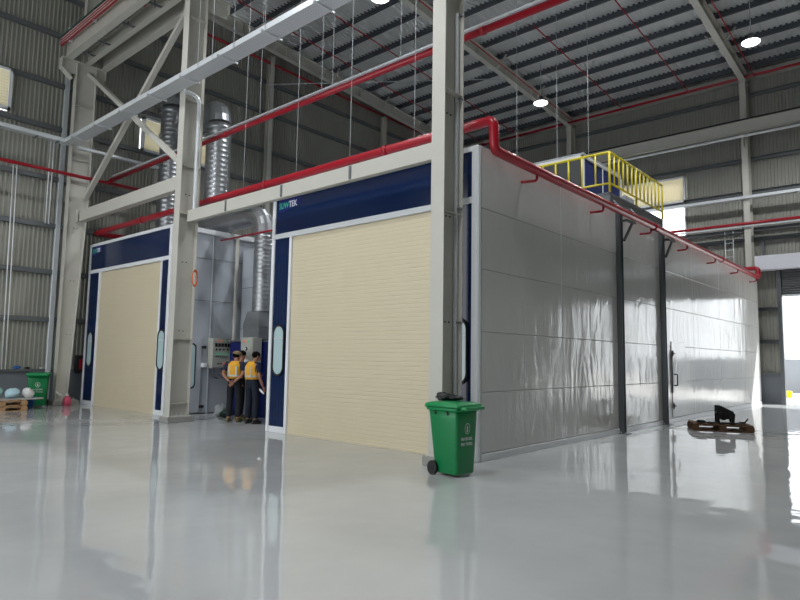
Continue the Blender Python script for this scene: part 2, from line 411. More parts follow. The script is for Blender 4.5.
for t, x, z in ((c3, 0, 10.7), (c2, 0, 10.7), (c1, 0, 10.7)):
    cx = .35 if t is not c3 else .30
    hw = .69 if t is c1 else .68
    mb = MB(); yo = -.08
    mb.box(-.13, .13, yo - hw, yo + hw, 11.02, 11.04); mb.box(-.008, .008, yo - hw, yo + hw, 10.62, 11.02)
    mb.box(-.13, .13, yo - hw, yo - hw + .012, 10.72, 11.02); mb.box(-.13, .13, yo + hw - .012, yo + hw, 10.72, 11.02)
    for sg in (-1, 1): mb.bar((0, yo + sg * hw, 10.72), (0, yo + sg * .34, 10.42), .26, .014, (0, 0, 1))
    if t is c1: mb.build('bracket', 'cream', t)
MB().box(-.11, .11, -.13, -.118, 11.04, 15.5).box(-.11, .11, .30, .312, 11.04, 15.5).box(-.006, .006, -.118, .30, 11.04, 15.5).build('upper_shaft', 'cream', c1)
o = MB().box(-.13, .13, .28, .9, 10.98, 11.0).box(-.008, .008, .28, .9, 10.6, 10.98).box(-.13, .13, .888, .9, 10.7, 10.98).build('bracket', 'cream', c2)
# columns of the gable wall and the back wall
for y, lab in ((7.1, 'slim cream wall column on the left wall, seen above the round steel ducts'), (14.3, 'slim cream wall column on the left wall, seen just left of the nearest column')):
    t = thing('wall_column', lab, 'column', (-15.6, y, 0)); zt = roofz(y) + .05
    MB().box(.09, .105, -.1, .1, 0, zt).box(-.15, -.135, -.1, .1, 0, zt).box(-.135, .09, -.006, .006, 0, zt).build('shaft', 'cream', t)
for x, lab in ((-8.32, 'cream column on the back wall where the middle roof beam lands'), (-.3, 'cream column on the back wall left of the big open doorway'), (8.0, 'cream column on the back wall right of the open doorway')):
    t = thing('wall_column', lab, 'column', (x, YB - .42, 0)); zt = roofz(YB) + .1
    MB().box(-.12, .12, -.25, -.235, 0, zt).box(-.12, .12, .235, .25, 0, zt).box(-.006, .006, -.235, .235, 0, zt).build('shaft', 'cream', t)
    if x < 5: MB().box(-.12, .12, -.65, -.25, 11.28, 11.3).prism([(-.65, 11.28), (-.65, 11.1), (-.25, 10.8), (-.25, 11.28)], 'x', -.008, .008).build('bracket', 'cream', t)

# crane runway beams
tag(MB().ibeam((-15.25, -1.23 + .06, 11.32), (-8.0, -1.17, 11.32), .22, .56, tw=.02).build('crane_runway_beam', 'cream'), 'front cream crane beam carrying the red and green conductor rails', 'crane beam')
tag(MB().ibeam((-15.0, -.60, 11.26), (-8.0, -.60, 11.26), .16, .44).build('crane_runway_beam', 'cream'), 'middle one of the three cream crane beams resting on the column bracket', 'crane beam')
tag(MB().ibeam((-15.1, -.06, 11.32), (-7.9, -.06, 11.32), .22, .56, tw=.02).build('crane_runway_beam', 'cream'), 'rear cream crane beam, whose end shows nearest the diagonal brace', 'crane beam')
for x in (-14.3, -13.2, -11.6, -10.0):
    tag(MB().bar((x, -1.05, 11.08), (x, -.6, 11.10), .05, .05).cyl((x, -.85, 11.0), (x, -.85, 11.2), .02, 8).build('beam_tie', 'galvdull'), 'short grey tie bar between the front and middle crane beams', 'tie bar', 'tie bars between the crane beams')
t = thing('conductor_rail', 'red conductor rails with white lines along the front crane beam', 'conductor rail', (-15.2, -1.36, 11.45))
for i, z in enumerate((0, .09, .18)):
    MB().box(0, 7.0, -.03, .03, z, z + .06).build('rail', 'red', t)
    MB().box(0.1, 6.9, -.034, -.03, z + .022, z + .040).build('contact_strip', 'white', t)
MB().box(0, 7.0, -.02, .02, .30, .34).build('cable', mat('dark_green_cable', (.01, .07, .06), .5), t)
for x in (.6, 2.4, 4.2, 6.0): MB().box(x, x + .04, .0, .1, -.05, .36).build('hanger_clip', 'galv', t)
tb = thing('crane_runway_beam', 'long cream crane beam high across the back wall', 'crane beam', (0, 0, 0))
MB().ibeam((XW + .4, YB - 1.0, 11.6), (XR, YB - 1.0, 11.6), .2, .5, tw=.02).build('beam', 'cream', tb)
MB().bar((XW + .4, YB - 1.0, 11.9), (XR, YB - 1.0, 11.9), .06, .1).build('crane_rail', 'blackmetal', tb)
tag(MB().cyl((-15, YB - 1.15, 11.15), (XR, YB - 1.15, 11.15), .05, 8).build('conduit_pipe', 'white'), 'pale pipe running just below the crane beam on the back wall', 'pipe')

# tie beams and X bracing
tag(MB().bev(-14.98, -8.42, -.56, -.36, 5.82, 6.18, .01).box(-15.08, -14.96, -.62, -.60, 5.8, 6.2).build('tie_beam', 'cream'), 'cream tie beam between the leftmost and the middle column, above the left booth', 'beam')
b2 = tag(MB().bev(-8.3, -.27, -.55, -.42, 4.90, 5.19, .008).build('tie_beam', 'cream'), 'cream tie beam across the top of the right booth front', 'beam')
for x in (-6.6, -4.55, -2.5): MB().box(x - .03, x + .03, -.565, -.55, 4.92, 5.17).build('joint_strip', 'galvdull', b2)
tag(MB().bar((-15.0, -.53, 10.75), (-8.55, -.53, 6.35), .12, .14, (0, -1, 0)).build('diagonal_brace', 'cream'), 'cream diagonal brace falling from the leftmost column bracket to the middle column', 'brace')
tag(MB().bar((-8.55, -.40, 11.1), (-15.0, -.40, 6.6), .12, .14, (0, -1, 0)).build('diagonal_brace', 'cream'), 'cream diagonal brace rising from the leftmost column to the top of the middle column', 'brace')

# ------------------------------------------------------------------ louvres
def louver(name, label, axis, c, a0, a1, z0, z1, nrm):
    t = thing(name, label, 'louvre')
    mb = MB(); fr = .08
    def bx(m_, A0, A1, Z0, Z1, d0, d1):
        q0, q1 = sorted((c + nrm * d0, c + nrm * d1))
        if axis == 'y': m_.box(q0, q1, A0, A1, Z0, Z1)
        else: m_.box(A0, A1, q0, q1, Z0, Z1)
    bx(mb, a0, a0 + fr, z0, z1, .04, .2); bx(mb, a1 - fr, a1, z0, z1, .04, .2); bx(mb, a0, a1, z0, z0 + fr, .04, .2); bx(mb, a0, a1, z1 - fr, z1, .04, .2)
    mb.build('frame', 'white', t)
    mb = MB(); z = z0 + fr + .04
    while z < z1 - fr:
        p0, p1 = ((c + nrm * .13, a0 + fr, z), (c + nrm * .13, a1 - fr, z)) if axis == 'y' else ((a0 + fr, c + nrm * .13, z), (a1 - fr, c + nrm * .13, z))
        up = (nrm * .9, 0, 1) if axis == 'y' else (0, nrm * .9, 1)
        mb.bar(p0, p1, .010, .125, up); z += .095
    mb.build('louver_blades', 'louver', t)
    return t
louver('wall_louver', 'white louvre high on the left wall at the left picture edge', 'y', XW + .04, -5.2, -2.5, 9.1, 10.4, 1)
louver('wall_louver', 'white louvre on the left wall behind the round steel ducts', 'y', XW + .04, 1.7, 4.5, 8.95, 10.2, 1)
louver('wall_louver', 'small pale louvre on the left wall above the right booth roof', 'y', XW + .04, 9.4, 11.4, 8.95, 10.2, 1)
louver('wall_louver', 'wide cream louvre on the back wall behind the yellow railing', 'x', YB - .02, -7.6, -2.87, 8.95, 10.15, -1)

# ------------------------------------------------------------------ big doorway
t = thing('rolling_door', 'dark slatted rolling door raised above the bright doorway', 'rolling door')
mb = MB(); z = 4.45
while z < 5.45: mb.prism([(YB - .30, z), (YB - .24, z + .012), (YB - .22, z + .05), (YB - .24, z + .088), (YB - .30, z + .098), (YB - .20, z + .05)], 'x', .80, 7.55); z += .1
mb.build('curtain', 'rock', t)
MB().bev(-.1, 8.2, YB - .62, YB - .12, 5.5, 6.1, .02).build('housing', 'canopy', t)
MB().bev(.80, 7.55, YB - .31, YB - .17, 4.38, 4.46, .01).build('bottom_bar', 'galv', t)
for x in (.62, 7.56): MB().bev(x, x + .15, YB - .34, YB - .08, 0, 5.48, .01).build('guide_rail', 'darksteel', t)
struct(MB().box(XW, .66, YB + .02, YB + .28, 0, .1).build('trim_1', 'conc'))
for x0 in (-1.2, .25, 1.7, 3.15, 4.6, 6.05):
    t = thing('fence_panel', 'white fence panel standing outside the open doorway', 'fence', (x0, 29, 0), 0, 'white fence panels in the yard')
    MB().box(0, 1.38, -.02, .02, .15, 1.9).build('sheet', 'fence', t); MB().box(-.04, .04, -.05, .05, 0, 2.0).build('post', 'galv', t)
tag(MB().bev(-.55, -.12, 27.6, 28.0, -.03, .30, .04).build('yellow_wheel_stop', 'yblock'), 'yellow block on the yard outside the doorway', 'block')

# ------------------------------------------------------------------ paint booths
def rrect(cx, cz, w_, h_, r, k=6):
    pts = []
    for sx, sz, a in ((1, 1, 0), (-1, 1, 90), (-1, -1, 180), (1, -1, 270)):
        for i in range(k + 1):
            an = math.radians(a + 90 * i / k); pts.append((cx + sx * (w_ / 2 - r) + r * math.cos(an), cz + sz * (h_ / 2 - r) + r * math.sin(an)))
    return pts
def capsule_window(parent, cx, y):
    o_ = rrect(cx, 1.75, .40, 1.10, .19); i_ = rrect(cx, 1.75, .33, 1.03, .16)
    mb = MB(); k = len(o_)
    mb.add([(p[0], y - .03, p[1]) for p in o_] + [(p[0], y - .03, p[1]) for p in i_] + [(p[0], y, p[1]) for p in o_] + [(p[0], y - .012, p[1]) for p in i_],
           [f for j in range(k) for f in ((j, k + j, k + (j + 1) % k, (j + 1) % k), (j, (j + 1) % k, 2 * k + (j + 1) % k, 2 * k + j), (k + j, 3 * k + j, 3 * k + (j + 1) % k, k + (j + 1) % k))])
    w_ = mb.build('window_rim', 'black', parent)
    MB().prism(i_[::-1], 'y', y - .014, y - .008).build('glass_pane', 'glass', w_)
    MB().box(cx - .16, cx + .16, y - .02, y - .014, 2.0, 2.015).build('glazing_bar', 'galv', w_)
def text(parent, body, size, loc, rot, m_, name='lettering', ext=.002, sx=1.):
    cu = bpy.data.curves.new(name, 'FONT'); cu.body = body; cu.size = size; cu.extrude = ext; cu.offset = size * .012
    tmp = bpy.data.objects.new('tmp', cu); COL.objects.link(tmp)
    dg = bpy.context.evaluated_depsgraph_get(); me = bpy.data.meshes.new_from_object(tmp.evaluated_get(dg))
    bpy.data.objects.remove(tmp); me.materials.clear(); me.materials.append(M[m_])
    ob = bpy.data.objects.new(name, me); COL.objects.link(ob); ob.parent = parent; ob.location = loc; ob.rotation_euler = rot; ob.scale = (sx, 1, 1)
    return ob
def booth(x0, x1, depth, label, dl, dr):
    t = thing('paint_booth', label, 'spray booth', (0, 0, 0))
    MB().box(x0 + .02, x1 - .02, .05, depth - .02, .02, H - .02).build('shell', 'wpanel', t)
    fr = MB()
    for a, b_ in ((x0, x0 + .10), (x1 - .12, x1)): fr.bev(a, b_, -.04, .06, 0, H, .008)
    fr.bev(x0 + .1, x1 - .12, -.035, .05, 4.20, 4.31, .006); fr.bev(x0 + .1, x1 - .12, -.035, .05, H - .09, H, .006)
    for a, b_ in ((dl - .08, dl), (dr, dr + .08)): fr.bev(a, b_, -.035, .05, 0, 4.2, .006)
    fr.bev(x0 + .1, dl - .08, -.035, .05, 0, .13, .006); fr.bev(dr + .08, x1 - .12, -.035, .05, 0, .13, .006)
    fr.build('front_frame', 'white', t)
    MB().bev(x0 + .1, x1 - .12, -.015, .05, 4.31, H - .09, .004).build('fascia_panel', 'navy', t)
    for a, b_ in ((x0 + .1, dl - .08), (dr + .08, x1 - .12)):
        p = MB().bev(a, b_, -.015, .05, .13, 4.2, .004)
        k = 5
        for i in range(1, k): xx = a + (b_ - a) * i / k; p.box(xx - .006, xx + .006, -.021, -.015, .14, 4.19)
        p = p.build('side_panel', 'navy', t)
        capsule_window(p, (a + b_) / 2, -.02)
    mb = MB(); z = .03; prof = []
    while z < 4.19:
        prof += [(.0, z), (-.005, z + .008), (-.006, z + .04), (-.005, z + .072)]; z += .08
    n_ = len(prof); vs = [(dl, .015 + p, zz) for p, zz in prof] + [(dr, .015 + p, zz) for p, zz in prof]
    mb.add(vs, [(i, n_ + i, n_ + i + 1, i + 1) for i in range(n_ - 1)])
    mb.box(dl, dr, .03, .05, .02, 4.2)
    sh = mb.build('roller_shutter', 'beige', t)
    MB().bev(dl + .01, dr - .01, -.012, .03, .0, .045, .004).build('bottom_rail', 'beige', sh)
    return t
left = booth(-15.3, -9.96, 20., 'left paint booth with cream roller shutter and navy front, behind the middle column', -14.42, -10.52)
right = booth(-5.50, 0., 20.3, 'right paint booth with cream roller shutter, navy front and film-wrapped long side', -4.81, -.72)
for t, x in ((left, -15.16), (right, -5.32)):
    lb = MB().prism([(x, 4.80), (x + .18, 4.79), (x + .75, 4.90), (x + .78, 5.05), (x + .6, 5.06), (x, 5.06)], 'y', -.019, -.015).build('logo_plate', 'logob', t)
    text(lb, 'SUW', .19, (x + .03, -.021, 4.86), (PI / 2, 0, 0), 'logog', sx=.78)
    text(lb, 'TEK', .19, (x + .36, -.021, 4.87), (PI / 2, 0, 0), 'logow', sx=.82)
# film-covered long side: bays of panels with joints
ys = [.06, 2.9, 5.75, 8.75, 11.45, 14.4, 17.3, 20.3]
for a, b_ in zip(ys, ys[1:]):
    mb = MB(); zs = [.12, 1.09, 2.07, 3.10, 4.12, H - .01]
    for z0, z1 in zip(zs, zs[1:]): mb.bev(-.012, .012, a + .008, b_ - .008, z0 + .004, z1 - .004, .006)
    mb.build('film_wrapped_panel', 'film', right)
    MB().box(-.014, .010, b_ - .012, b_ + .012, .1, H).build('joint_cover', 'white', right)
MB().bev(-.03, .035, .06, 20.3, 0, .11, .006).build('base_channel', 'white', right)
MB().bev(-.06, .02, -.045, .06, 0, H, .02).build('corner_post', 'white', right)
MB().bev(-5.45, -.01, .06, 20.3, H - .02, H + .02, .01).build('roof_edge', 'wpanel', right)
dr_ = MB().bev(.012, .03, 9.35, 10.5, .14, 2.2, .006).build('service_door', 'film', right)
for z in (1.85, .42): MB().bev(.03, .06, 9.38, 9.56, z, z + .045, .01).cyl((.05, 9.38, z - .05), (.05, 9.38, z + .1), .02, 8).build('hinge', 'black', dr_)
MB().box(.03, .05, 9.33, 9.37, .8, 1.9).build('edge_strip', 'black', dr_)
MB().tube(path([(.03, 9.5, 1.0), (.12, 9.5, 1.0), (.12, 9.5, 1.3), (.03, 9.5, 1.3)], .03), .016, 8).build('pull_handle', 'black', dr_)
# left booth: service door and joints on the side facing the gap
MB().bev(-9.97, -9.93, .06, 1.0, .05, 2.1, .006).build('service_door', 'wpanel', left)
MB().prism([(q[0], q[1]) for q in rrect(.66, 1.32, .34, 1.25, .12)][::-1], 'x', -9.93, -9.915).build('door_window_rim', 'black', left)
MB().prism([(q[0], q[1]) for q in rrect(.66, 1.32, .26, 1.17, .10)][::-1], 'x', -9.915, -9.91).build('door_window_glass', 'glass', left)
for z in (1.84, .2): MB().bev(-9.94, -9.88, .98, 1.12, z - .04, z + .04, .015).build('hinge', 'black', left)
for y in (1.25, 2.0): MB().bev(-9.965, -9.94, y - .02, y + .02, 0, H, .005).build('joint_cover', 'wpanel', left)
for z in (3.15, 4.35): MB().box(-9.963, -9.952, .06, 4.0, z - .006, z + .006).build('seam', 'galvdull', left)
MB().bev(-9.99, -9.9, .06, 4.0, 5.05, 5.19, .01).build('top_edge', 'white', left)

# machinery room panelling behind the workers
t = thing('equipment_enclosure', 'grey panelled enclosure closing the gap between the two booths', 'enclosure')
MB().bev(-9.9, -5.56, 2.2, 2.5, 0, 4.75, .01).build('wall_panel', 'wpanel', t)
MB().bev(-9.92, -9.84, 1.95, 2.03, 0, 5.1, .01).build('corner_post', 'cream', t)
for x in (-9.0, -7.9, -6.8): MB().box(x - .02, x + .02, 2.185, 2.2, 0, 4.75).build('joint_cover', 'wpanel', t)
for z in (1.2, 2.4, 3.6): MB().box(-9.9, -5.6, 2.19, 2.2, z - .006, z + .006).build('seam', 'galvdull', t)
# blue machine casing in the gap
t = thing('fan_casing', 'dark blue fan casing standing in the gap behind the workers', 'machine')
MB().bev(-9.5, -6.3, 1.62, 2.15, 0, 2.0, .02).build('casing', 'navy2', t)
MB().bev(-7.75, -6.3, 1.56, 1.62, .05, 1.95, .01).build('access_door', mat('dark_navy', (.004, .008, .03), .4), t)
MB().bev(-9.52, -6.25, 1.6, 2.17, 2.0, 2.04, .005).build('top_flange', 'galvdull', t)

# spiral duct C with hood
def spiral(mb, pts, r, pitch=.13, n=20):
    P = [Vector(p) for p in pts]; out = []; rr = []
    for i in range(len(P) - 1):
        L = (P[i + 1] - P[i]).length; k = max(1, int(round(L / pitch)))
        for j in range(k):
            for f, a in ((0, 0), (.10, 1.014), (.22, 1.014), (.32, 1.0)):
                if f == 0: out.append(P[i].lerp(P[i + 1], j / k)); rr.append(r)
                else: out.append(P[i].lerp(P[i + 1], (j + f) / k)); rr.append(r * a)
    out.append(P[-1]); rr.append(r)
    mb.tube(out, rr, n)
t = thing('exhaust_duct', 'round galvanised duct with an elbow rising from the hood in the gap', 'duct')
mb = MB(); spiral(mb, [(-8.24, 1.75, 2.82), (-8.24, 1.75, 4.95)], .27, .11); mb.build('riser', 'duct', t)
el = path([(-8.24, 1.75, 4.95), (-8.24, 1.75, 5.52), (-8.85, 1.75, 5.52)], .55, 5)[1:]
mb = MB(); mb.tube([(-8.24, 1.75, 4.95)] + el, .28, 20, smooth=False); mb.build('elbow', 'duct', t)
mb = MB(); spiral(mb, [(-8.83, 1.75, 5.52), (-12.6, 1.75, 5.52)], .27, .6); mb.build('horizontal_run', 'duct', t)
hood = MB(); hood.loft([[(-8.30 + sx * a, 1.76 + sy * b_, z) for sx, sy in ((-1, -1), (1, -1), (1, 1), (-1, 1))] for z, a, b_ in ((2.06, .35, .3), (2.36, .35, .3), (2.40, .37, .32), (2.82, .26, .26))], smooth=False)
hood.build('hood', 'galvmid', t)
# ducts A and B
for (x, y, zt, z0, lab) in ((-14.65, 2.25, 10.9, H, 'tall round steel duct rising from the left booth roof left of the middle column'), (-11.66, 2.3, 9.6, H, 'tall round steel duct rising from the left booth roof right of the middle column')):
    t = thing('ventilation_duct', lab, 'duct')
    mb = MB(); spiral(mb, [(x, y, z0), (x, y, zt - .55)], .39, .16); mb.build('riser', 'duct', t)
    mb = MB(); mb.tube(path([(x, y, zt - .55), (x, y, zt), (x - .55, y + .1, zt), ], .5, 5)[1:], .37, 20, smooth=False); mb.build('elbow', 'duct', t)
    mb = MB(); spiral(mb, [(x - .5, y + .09, zt), (XW + .1, y + .35, zt)], .35, .3); mb.build('wall_branch', 'duct', t)
    MB().cyl((x, y, zt - .75), (x, y, zt - .60), .405, 20).build('collar', 'duct', t)
    MB().cyl((x, y, z0 - .0), (x, y, z0 + .25), .5, 20, .37).build('base_cone', 'galv', t)
t = thing('flexible_duct', 'silver duct lying on the right booth roof behind the red pipe', 'duct')
mb = MB(); spiral(mb, [(-5.3, .75, 5.36), (-1.6, .75, 5.36)], .16, .12, 14); mb.build('hose', 'duct', t)

# electrical cabinets
t = thing('control_cabinet', 'beige control cabinet with rows of switches on the left booth side wall', 'control cabinet', (-9.95, 1.5, 1.26))
MB().bev(.0, .22, -.30, .32, 0, .83, .01).build('body', 'cabinet', t)
dd = MB().bev(.22, .235, -.285, .31, .015, .815, .004).build('door', 'cabinet', t)
for i, k in enumerate(('ledr', 'leda', 'ledg')): MB().cyl((.235, -.10 + i * .1, .76), (.25, -.10 + i * .1, .76), .018, 10).build('indicator_lamp', k, dd)
for i in range(5): MB().bev(.235, .247, -.22 + i * .10, -.14 + i * .10, .60, .70, .003).build('meter', 'black', dd)
for i in range(4): MB().bev(.235, .25, -.20 + i * .12, -.15 + i * .12, .50, .55, .003).build('switch', 'black', dd)
for r_ in range(2):
    for i in range(6): MB().cyl((.235, -.17 + i * .07, .40 - r_ * .08), (.25, -.17 + i * .07, .40 - r_ * .08), .016, 8).build('button', 'black' if r_ else 'ledg', dd)
for i in range(3): MB().cyl((.235, -.10 + i * .09, .13), (.25, -.10 + i * .09, .13), .02, 8).build('knob', 'black' if i < 2 else 'ledr', dd)
for y in (-.15, .1): MB().tube(path([(.1, y, .002), (.1, y, -.25), (.1, y + .15, -.3)], .05), .02, 8).build('cable_gland', 'galvdull', t)
MB().bev(.0, .14, -.5, -.38, .02, .14, .01).build('junction_box', 'white', t)
t = thing('control_cabinet', 'pale control cabinet with a round switch, in front of the duct hood', 'control cabinet', (-8.10, 1.26, 1.30))
MB().bev(-.33, .18, 0, .3, 0, .80, .01).build('body', 'cabinet', t)
MB().bev(-.32, .17, -.012, 0, .01, .79, .003).build('door', 'cabinet', t)
for i, k in enumerate(('ledr', 'leda', 'ledg')): MB().cyl((-.18 + i * .1, -.012, .70), (-.18 + i * .1, -.03, .70), .02, 8).build('indicator_lamp', k, t)
MB().cyl((-.07, -.012, .50), (-.07, -.035, .50), .05, 12).build('rotary_switch', 'black', t); MB().bev(-.09, -.05, -.05, -.035, .47, .53, .004).build('switch_handle', 'white', t)
MB().bev(-.25, -.02, 0.08, .3, -1.3, 0.0, .01).build('stand', 'galvdull', t)
tag(MB().box(-8.35, -8.05, 1.235, 1.247, 1.34, 1.52).build('notice_sheet', 'paper'), 'white notice sheet at the foot of the pale control cabinet', 'notice')

# ------------------------------------------------------------------ red pipes
def pipe(label, pts, r, bend=.15, rings=(), hang=None, name='red_fire_pipe'):
    t = thing(name, label, 'pipe'); MB().tube(path(pts, bend), r, 14 if r > .03 else 8).build('pipe_run', 'red', t)
    for p, d in rings:
        p = Vector(p); d = Vector(d).normalized(); MB().cyl(p - d * .05, p + d * .05, r * 1.22, 14).build('coupling', 'red', t)
    return t
PZ = 5.58
t = pipe('thick glossy red pipe above both booth fronts, turning down along the film-wrapped side',
     [(-15.3, 1.6, PZ), (-15.3, .1, PZ), (.22, .1, PZ), (.22, .12, 5.07), (.22, 19.5, 5.07), (.22, 19.55, 5.45), (-1.6, 19.55, 5.45)], .085, .13,
     rings=[((-6, .1, PZ), (1, 0, 0)), ((-12, .1, PZ), (1, 0, 0)), ((-2.2, .1, PZ), (1, 0, 0)), ((.22, 7.6, 5.07), (0, 1, 0)), ((.22, 14, 5.07), (0, 1, 0))])
for i in range(7):
    yy = 1.45 + i * 2.93
    MB().tube(path([(.22, yy + .1, 5.02), (.22, yy + .1, 4.88), (.014, yy - .12, 4.84)], .06, 4), .026, 8).build('support_arm', 'red', t)
t = pipe('red pipe under a grey channel, crossing in front of the roof from the left wall', [(-14.85, .25, 7.3), (3.2, .25, 7.3)], .06, rings=[((-14.6, .25, 7.3), (1, 0, 0)), ((-8.0, .25, 7.3), (1, 0, 0)), ((-.1, .25, 7.3), (1, 0, 0))])
MB().bar((-14.6, .25, 7.42), (3.2, .25, 7.42), .05, .04).build('channel', 'galv', t)
pipe('red pipe along the left wall passing in front of the leftmost column', [(-14.85, -14, 7.24), (-14.85, 5.0, 7.24)], .055, rings=[((-14.85, .25, 7.24), (0, 1, 0))])
pipe('red pipe high on the left wall just under the sloping roof beam', [(-15.6, -6, 14.35), (-15.6, 20, 14.1)], .055)
pipe('red pipe along the top of the back wall under the eave', [(-14.5, YB - .75, 13.85), (XR, YB - .75, 13.85)], .06)
t = pipe('red pipe at mid height of the back wall, right of the booth end', [(-6, YB - .75, 7.5), (XR, YB - .75, 7.5)], .06)
MB().bar((-6, YB - .75, 7.38), (XR, YB - .75, 7.38), .06, .05).build('channel', 'galv', t)
for x, y0, lab in ((-7.85, 5, 'thin red sprinkler pipe just right of the middle roof beam'), (-5.35, 11.5, 'thin red sprinkler pipe ending left of the centre lamp rod'), (-2.35, 4, 'thin red sprinkler pipe ending on the back wall eave midway between two roof beams'), (.24, 4, 'thin red sprinkler pipe between the right roof beam and the far right lamp'), (-11.0, 4.5, 'thin red sprinkler pipe under the roof left of the nearest column'), (-13.2, 2.5, 'thin red sprinkler pipe under the roof nearest the left wall')):
    zz = lambda q: roofz(q) - .02
    pipe(lab, [(x, y0, zz(y0)), (x, YB - .9, zz(YB - .9)), (x, YB - .9, 13.85)], .022, .06, name='sprinkler_pipe')
pipe('thin red pipe crossing in front of the elbowed duct in the gap', [(-9.6, 1.25, 4.86), (-5.55, 1.25, 4.86)], .028, name='sprinkler_pipe')
pipe('short red pipe above the left booth roof, dropping behind its fascia', [(-15.2, 1.75, PZ), (-15.2, 6.2, PZ)], .07)
# orange cable coil hung on the middle column
mb = MB()
for k in range(3): mb.tube([(-8.14 + .012 * k, -.36 + .07 * math.cos(a), 3.5 + (.17 + .02 * k) * math.sin(a)) for a in [i * 2 * PI / 20 for i in range(21)]], .012, 6)
tag(mb.build('cable_coil', 'orange'), 'orange cable coil hung on the side of the middle column', 'cable')

# ------------------------------------------------------------------ cable trays
def tray_run(mb, p0, p1, w_, h_):
    mb.bar(p0, p1, w_, .006); mb.bar(p0, p1, .006, h_, off=(w_ / 2, h_ / 2)); mb.bar(p0, p1, .006, h_, off=(-w_ / 2, h_ / 2)); mb.bar(p0, p1, w_, .006, off=(0, h_))
t = thing('cable_tray', 'wide silver cable tray crossing in front of the two left columns', 'cable tray')
mb = MB(); tray_run(mb, (-14.75, -1.03, 8.2), (4, -1.03, 8.2), .40, .12); mb.build('tray', 'perf', t)
for x in (-14, -12.4, -10.8, -9.2, -7.6, -6.0, -4.4, -2.8, -1.2, .4): MB().box(x - .02, x + .02, -1.32, -.78, 8.16, 8.195).build('support_strut', 'galv', t)
t = thing('cable_tray', 'silver cable tray along the left wall coming from the left picture edge', 'cable tray')
mb = MB(); tray_run(mb, (-14.85, -14, 8.2), (-14.85, -1.0, 8.2), .24, .12); mb.build('tray', 'galv', t)
for y in (-3, -2.0, -1.4): MB().box(-14.99, -14.71, y - .02, y + .02, 8.16, 8.195).build('support_strut', 'galvdull', t)
tag(MB().bar((-14.8, -.8, 8.15), (-14.8, 2.6, 8.15), .16, .08).build('cable_tray', 'galv'), 'narrow silver cable tray continuing past the leftmost column behind the braces', 'cable tray')
tag(MB().bar((-12, YB - .7, 8.62), (XR, YB - .7, 8.62), .22, .12).build('cable_tray', 'galv'), 'pale cable tray across the back wall below the louvre', 'cable tray')
t = thing('conduit_drop', 'silver corrugated conduit curving off the tray and down the middle column', 'conduit')
mb = MB(); spiral(mb, path([(-8.2, -.85, 8.14), (-8.2, -.42, 8.12), (-8.2, -.42, 5.0)], .22, 5), .05, .09, 10); mb.build('conduit', 'galv', t)
t = thing('conduit_drop', 'silver conduit clamped down the rear edge of the nearest column', 'conduit')
MB().bar((-.215, -.34, 7.4), (-.215, -.34, .2), .04, .06).build('conduit', 'galv', t)
for z in (7.35, 5.9, 4.05, 2.2): MB().bar((-.20, -.30, z), (-.13, -.30, z), .09, .03).build('clamp', 'galvdull', t)
t = thing('conduit_drop', 'pale conduits dropping from the tray corner beside the leftmost column', 'conduit')
for k in (0, .10): MB().cyl((-15.55, -1.25 - k, 8.4), (-15.55, -1.25 - k, 5.7), .02, 8).build('conduit', 'white', t)
t = thing('conduit_drop', 'pair of thin pale conduits down the left wall near the picture edge', 'conduit')
for k in (0, .10): MB().cyl((-15.55, -2.25 - k, 7.4), (-15.55, -2.15 - k, 1.1), .016, 8).build('conduit', 'white', t)
tag(MB().bev(XW + .04, XW + .16, -.95, -.80, 0, 12.5, .01).build('wall_angle', 'galv'), 'tall silver corner strip on the left wall beside the leftmost column', 'strip')

# suspension rods
def rod(x, y, z0, lab, grp):
    tag(MB().cyl((x, y, z0), (x, y, roofz(y) + .5), .0065, 6).build('hanger_rod', 'galv'), lab, 'rod', grp)
for x in (-6.9, -6.3, -5.46, -4.35, -2.9): rod(x, -1.25, 8.2, 'thin steel rod holding up the wide silver cable tray', 'rods above the wide cable tray')
for x in (-6.55, -4.3, -3.95, -2.0): rod(x, .25, 7.42, 'thin steel rod holding up the red pipe with the grey channel', 'rods above the channelled red pipe')
for x in (-6.9, -4.9, -3.2, -1.5): rod(x, .1, PZ, 'thin steel rod reaching down to the thick glossy red pipe', 'rods above the thick red pipe')
for x in (-4.3, -1.9, -2.9): rod(x, 8.5, H + .02, 'thin steel rod reaching down to the right booth roof behind the pipe bend', 'rods above the right booth roof')
# cross tie rods in the roof plane
tag(MB().cyl((-15.0, 6.5, 12.9), (-8.4, 14.0, 13.9), .02, 6).build('tie_rod', 'galv'), 'thin steel tie rod slanting under the roof between the left wall and the middle beam', 'rod')
tag(MB().cyl((-15.6, 8, 7.0), (-15.6, 14.2, 12.6), .02, 6).build('tie_rod', 'galv'), 'thin steel tie rod rising across the left wall to the far wall column', 'rod')

# ------------------------------------------------------------------ lamps
def lamp(x, y, z, lab):
    t = thing('high_bay_lamp', lab, 'lamp', (x, y, z))
    MB().cyl((0, 0, .26), (0, 0, roofz(y) + .5 - z), .014, 6).build('rod', 'galv', t)
    MB().tube([(0, 0, .30), (0, 0, .16), (0, 0, .10), (0, 0, .0)], [.09, .13, .22, .30], 20).build('housing', 'lampbody', t)
    MB().tube([(0, 0, 0), (0, 0, -.03), (0, 0, -.05)], [.29, .27, .15], 20).build('diffuser', 'lampglow', t)
    L = bpy.data.lights.new('high_bay_light', 'SPOT'); L.energy = 1900; L.spot_size = 2.6; L.spot_blend = .5; L.shadow_soft_size = .28; L.color = (.96, .98, 1)
    lo = bpy.data.objects.new('high_bay_light', L); COL.objects.link(lo); lo.parent = t; lo.location = (0, 0, -.09)
lamp(-6.95, 15.0, 12.75, 'round white lamp glowing beside the middle roof beam')
lamp(1.15, 15.0, 12.75, 'round white lamp glowing at the far right under the roof')
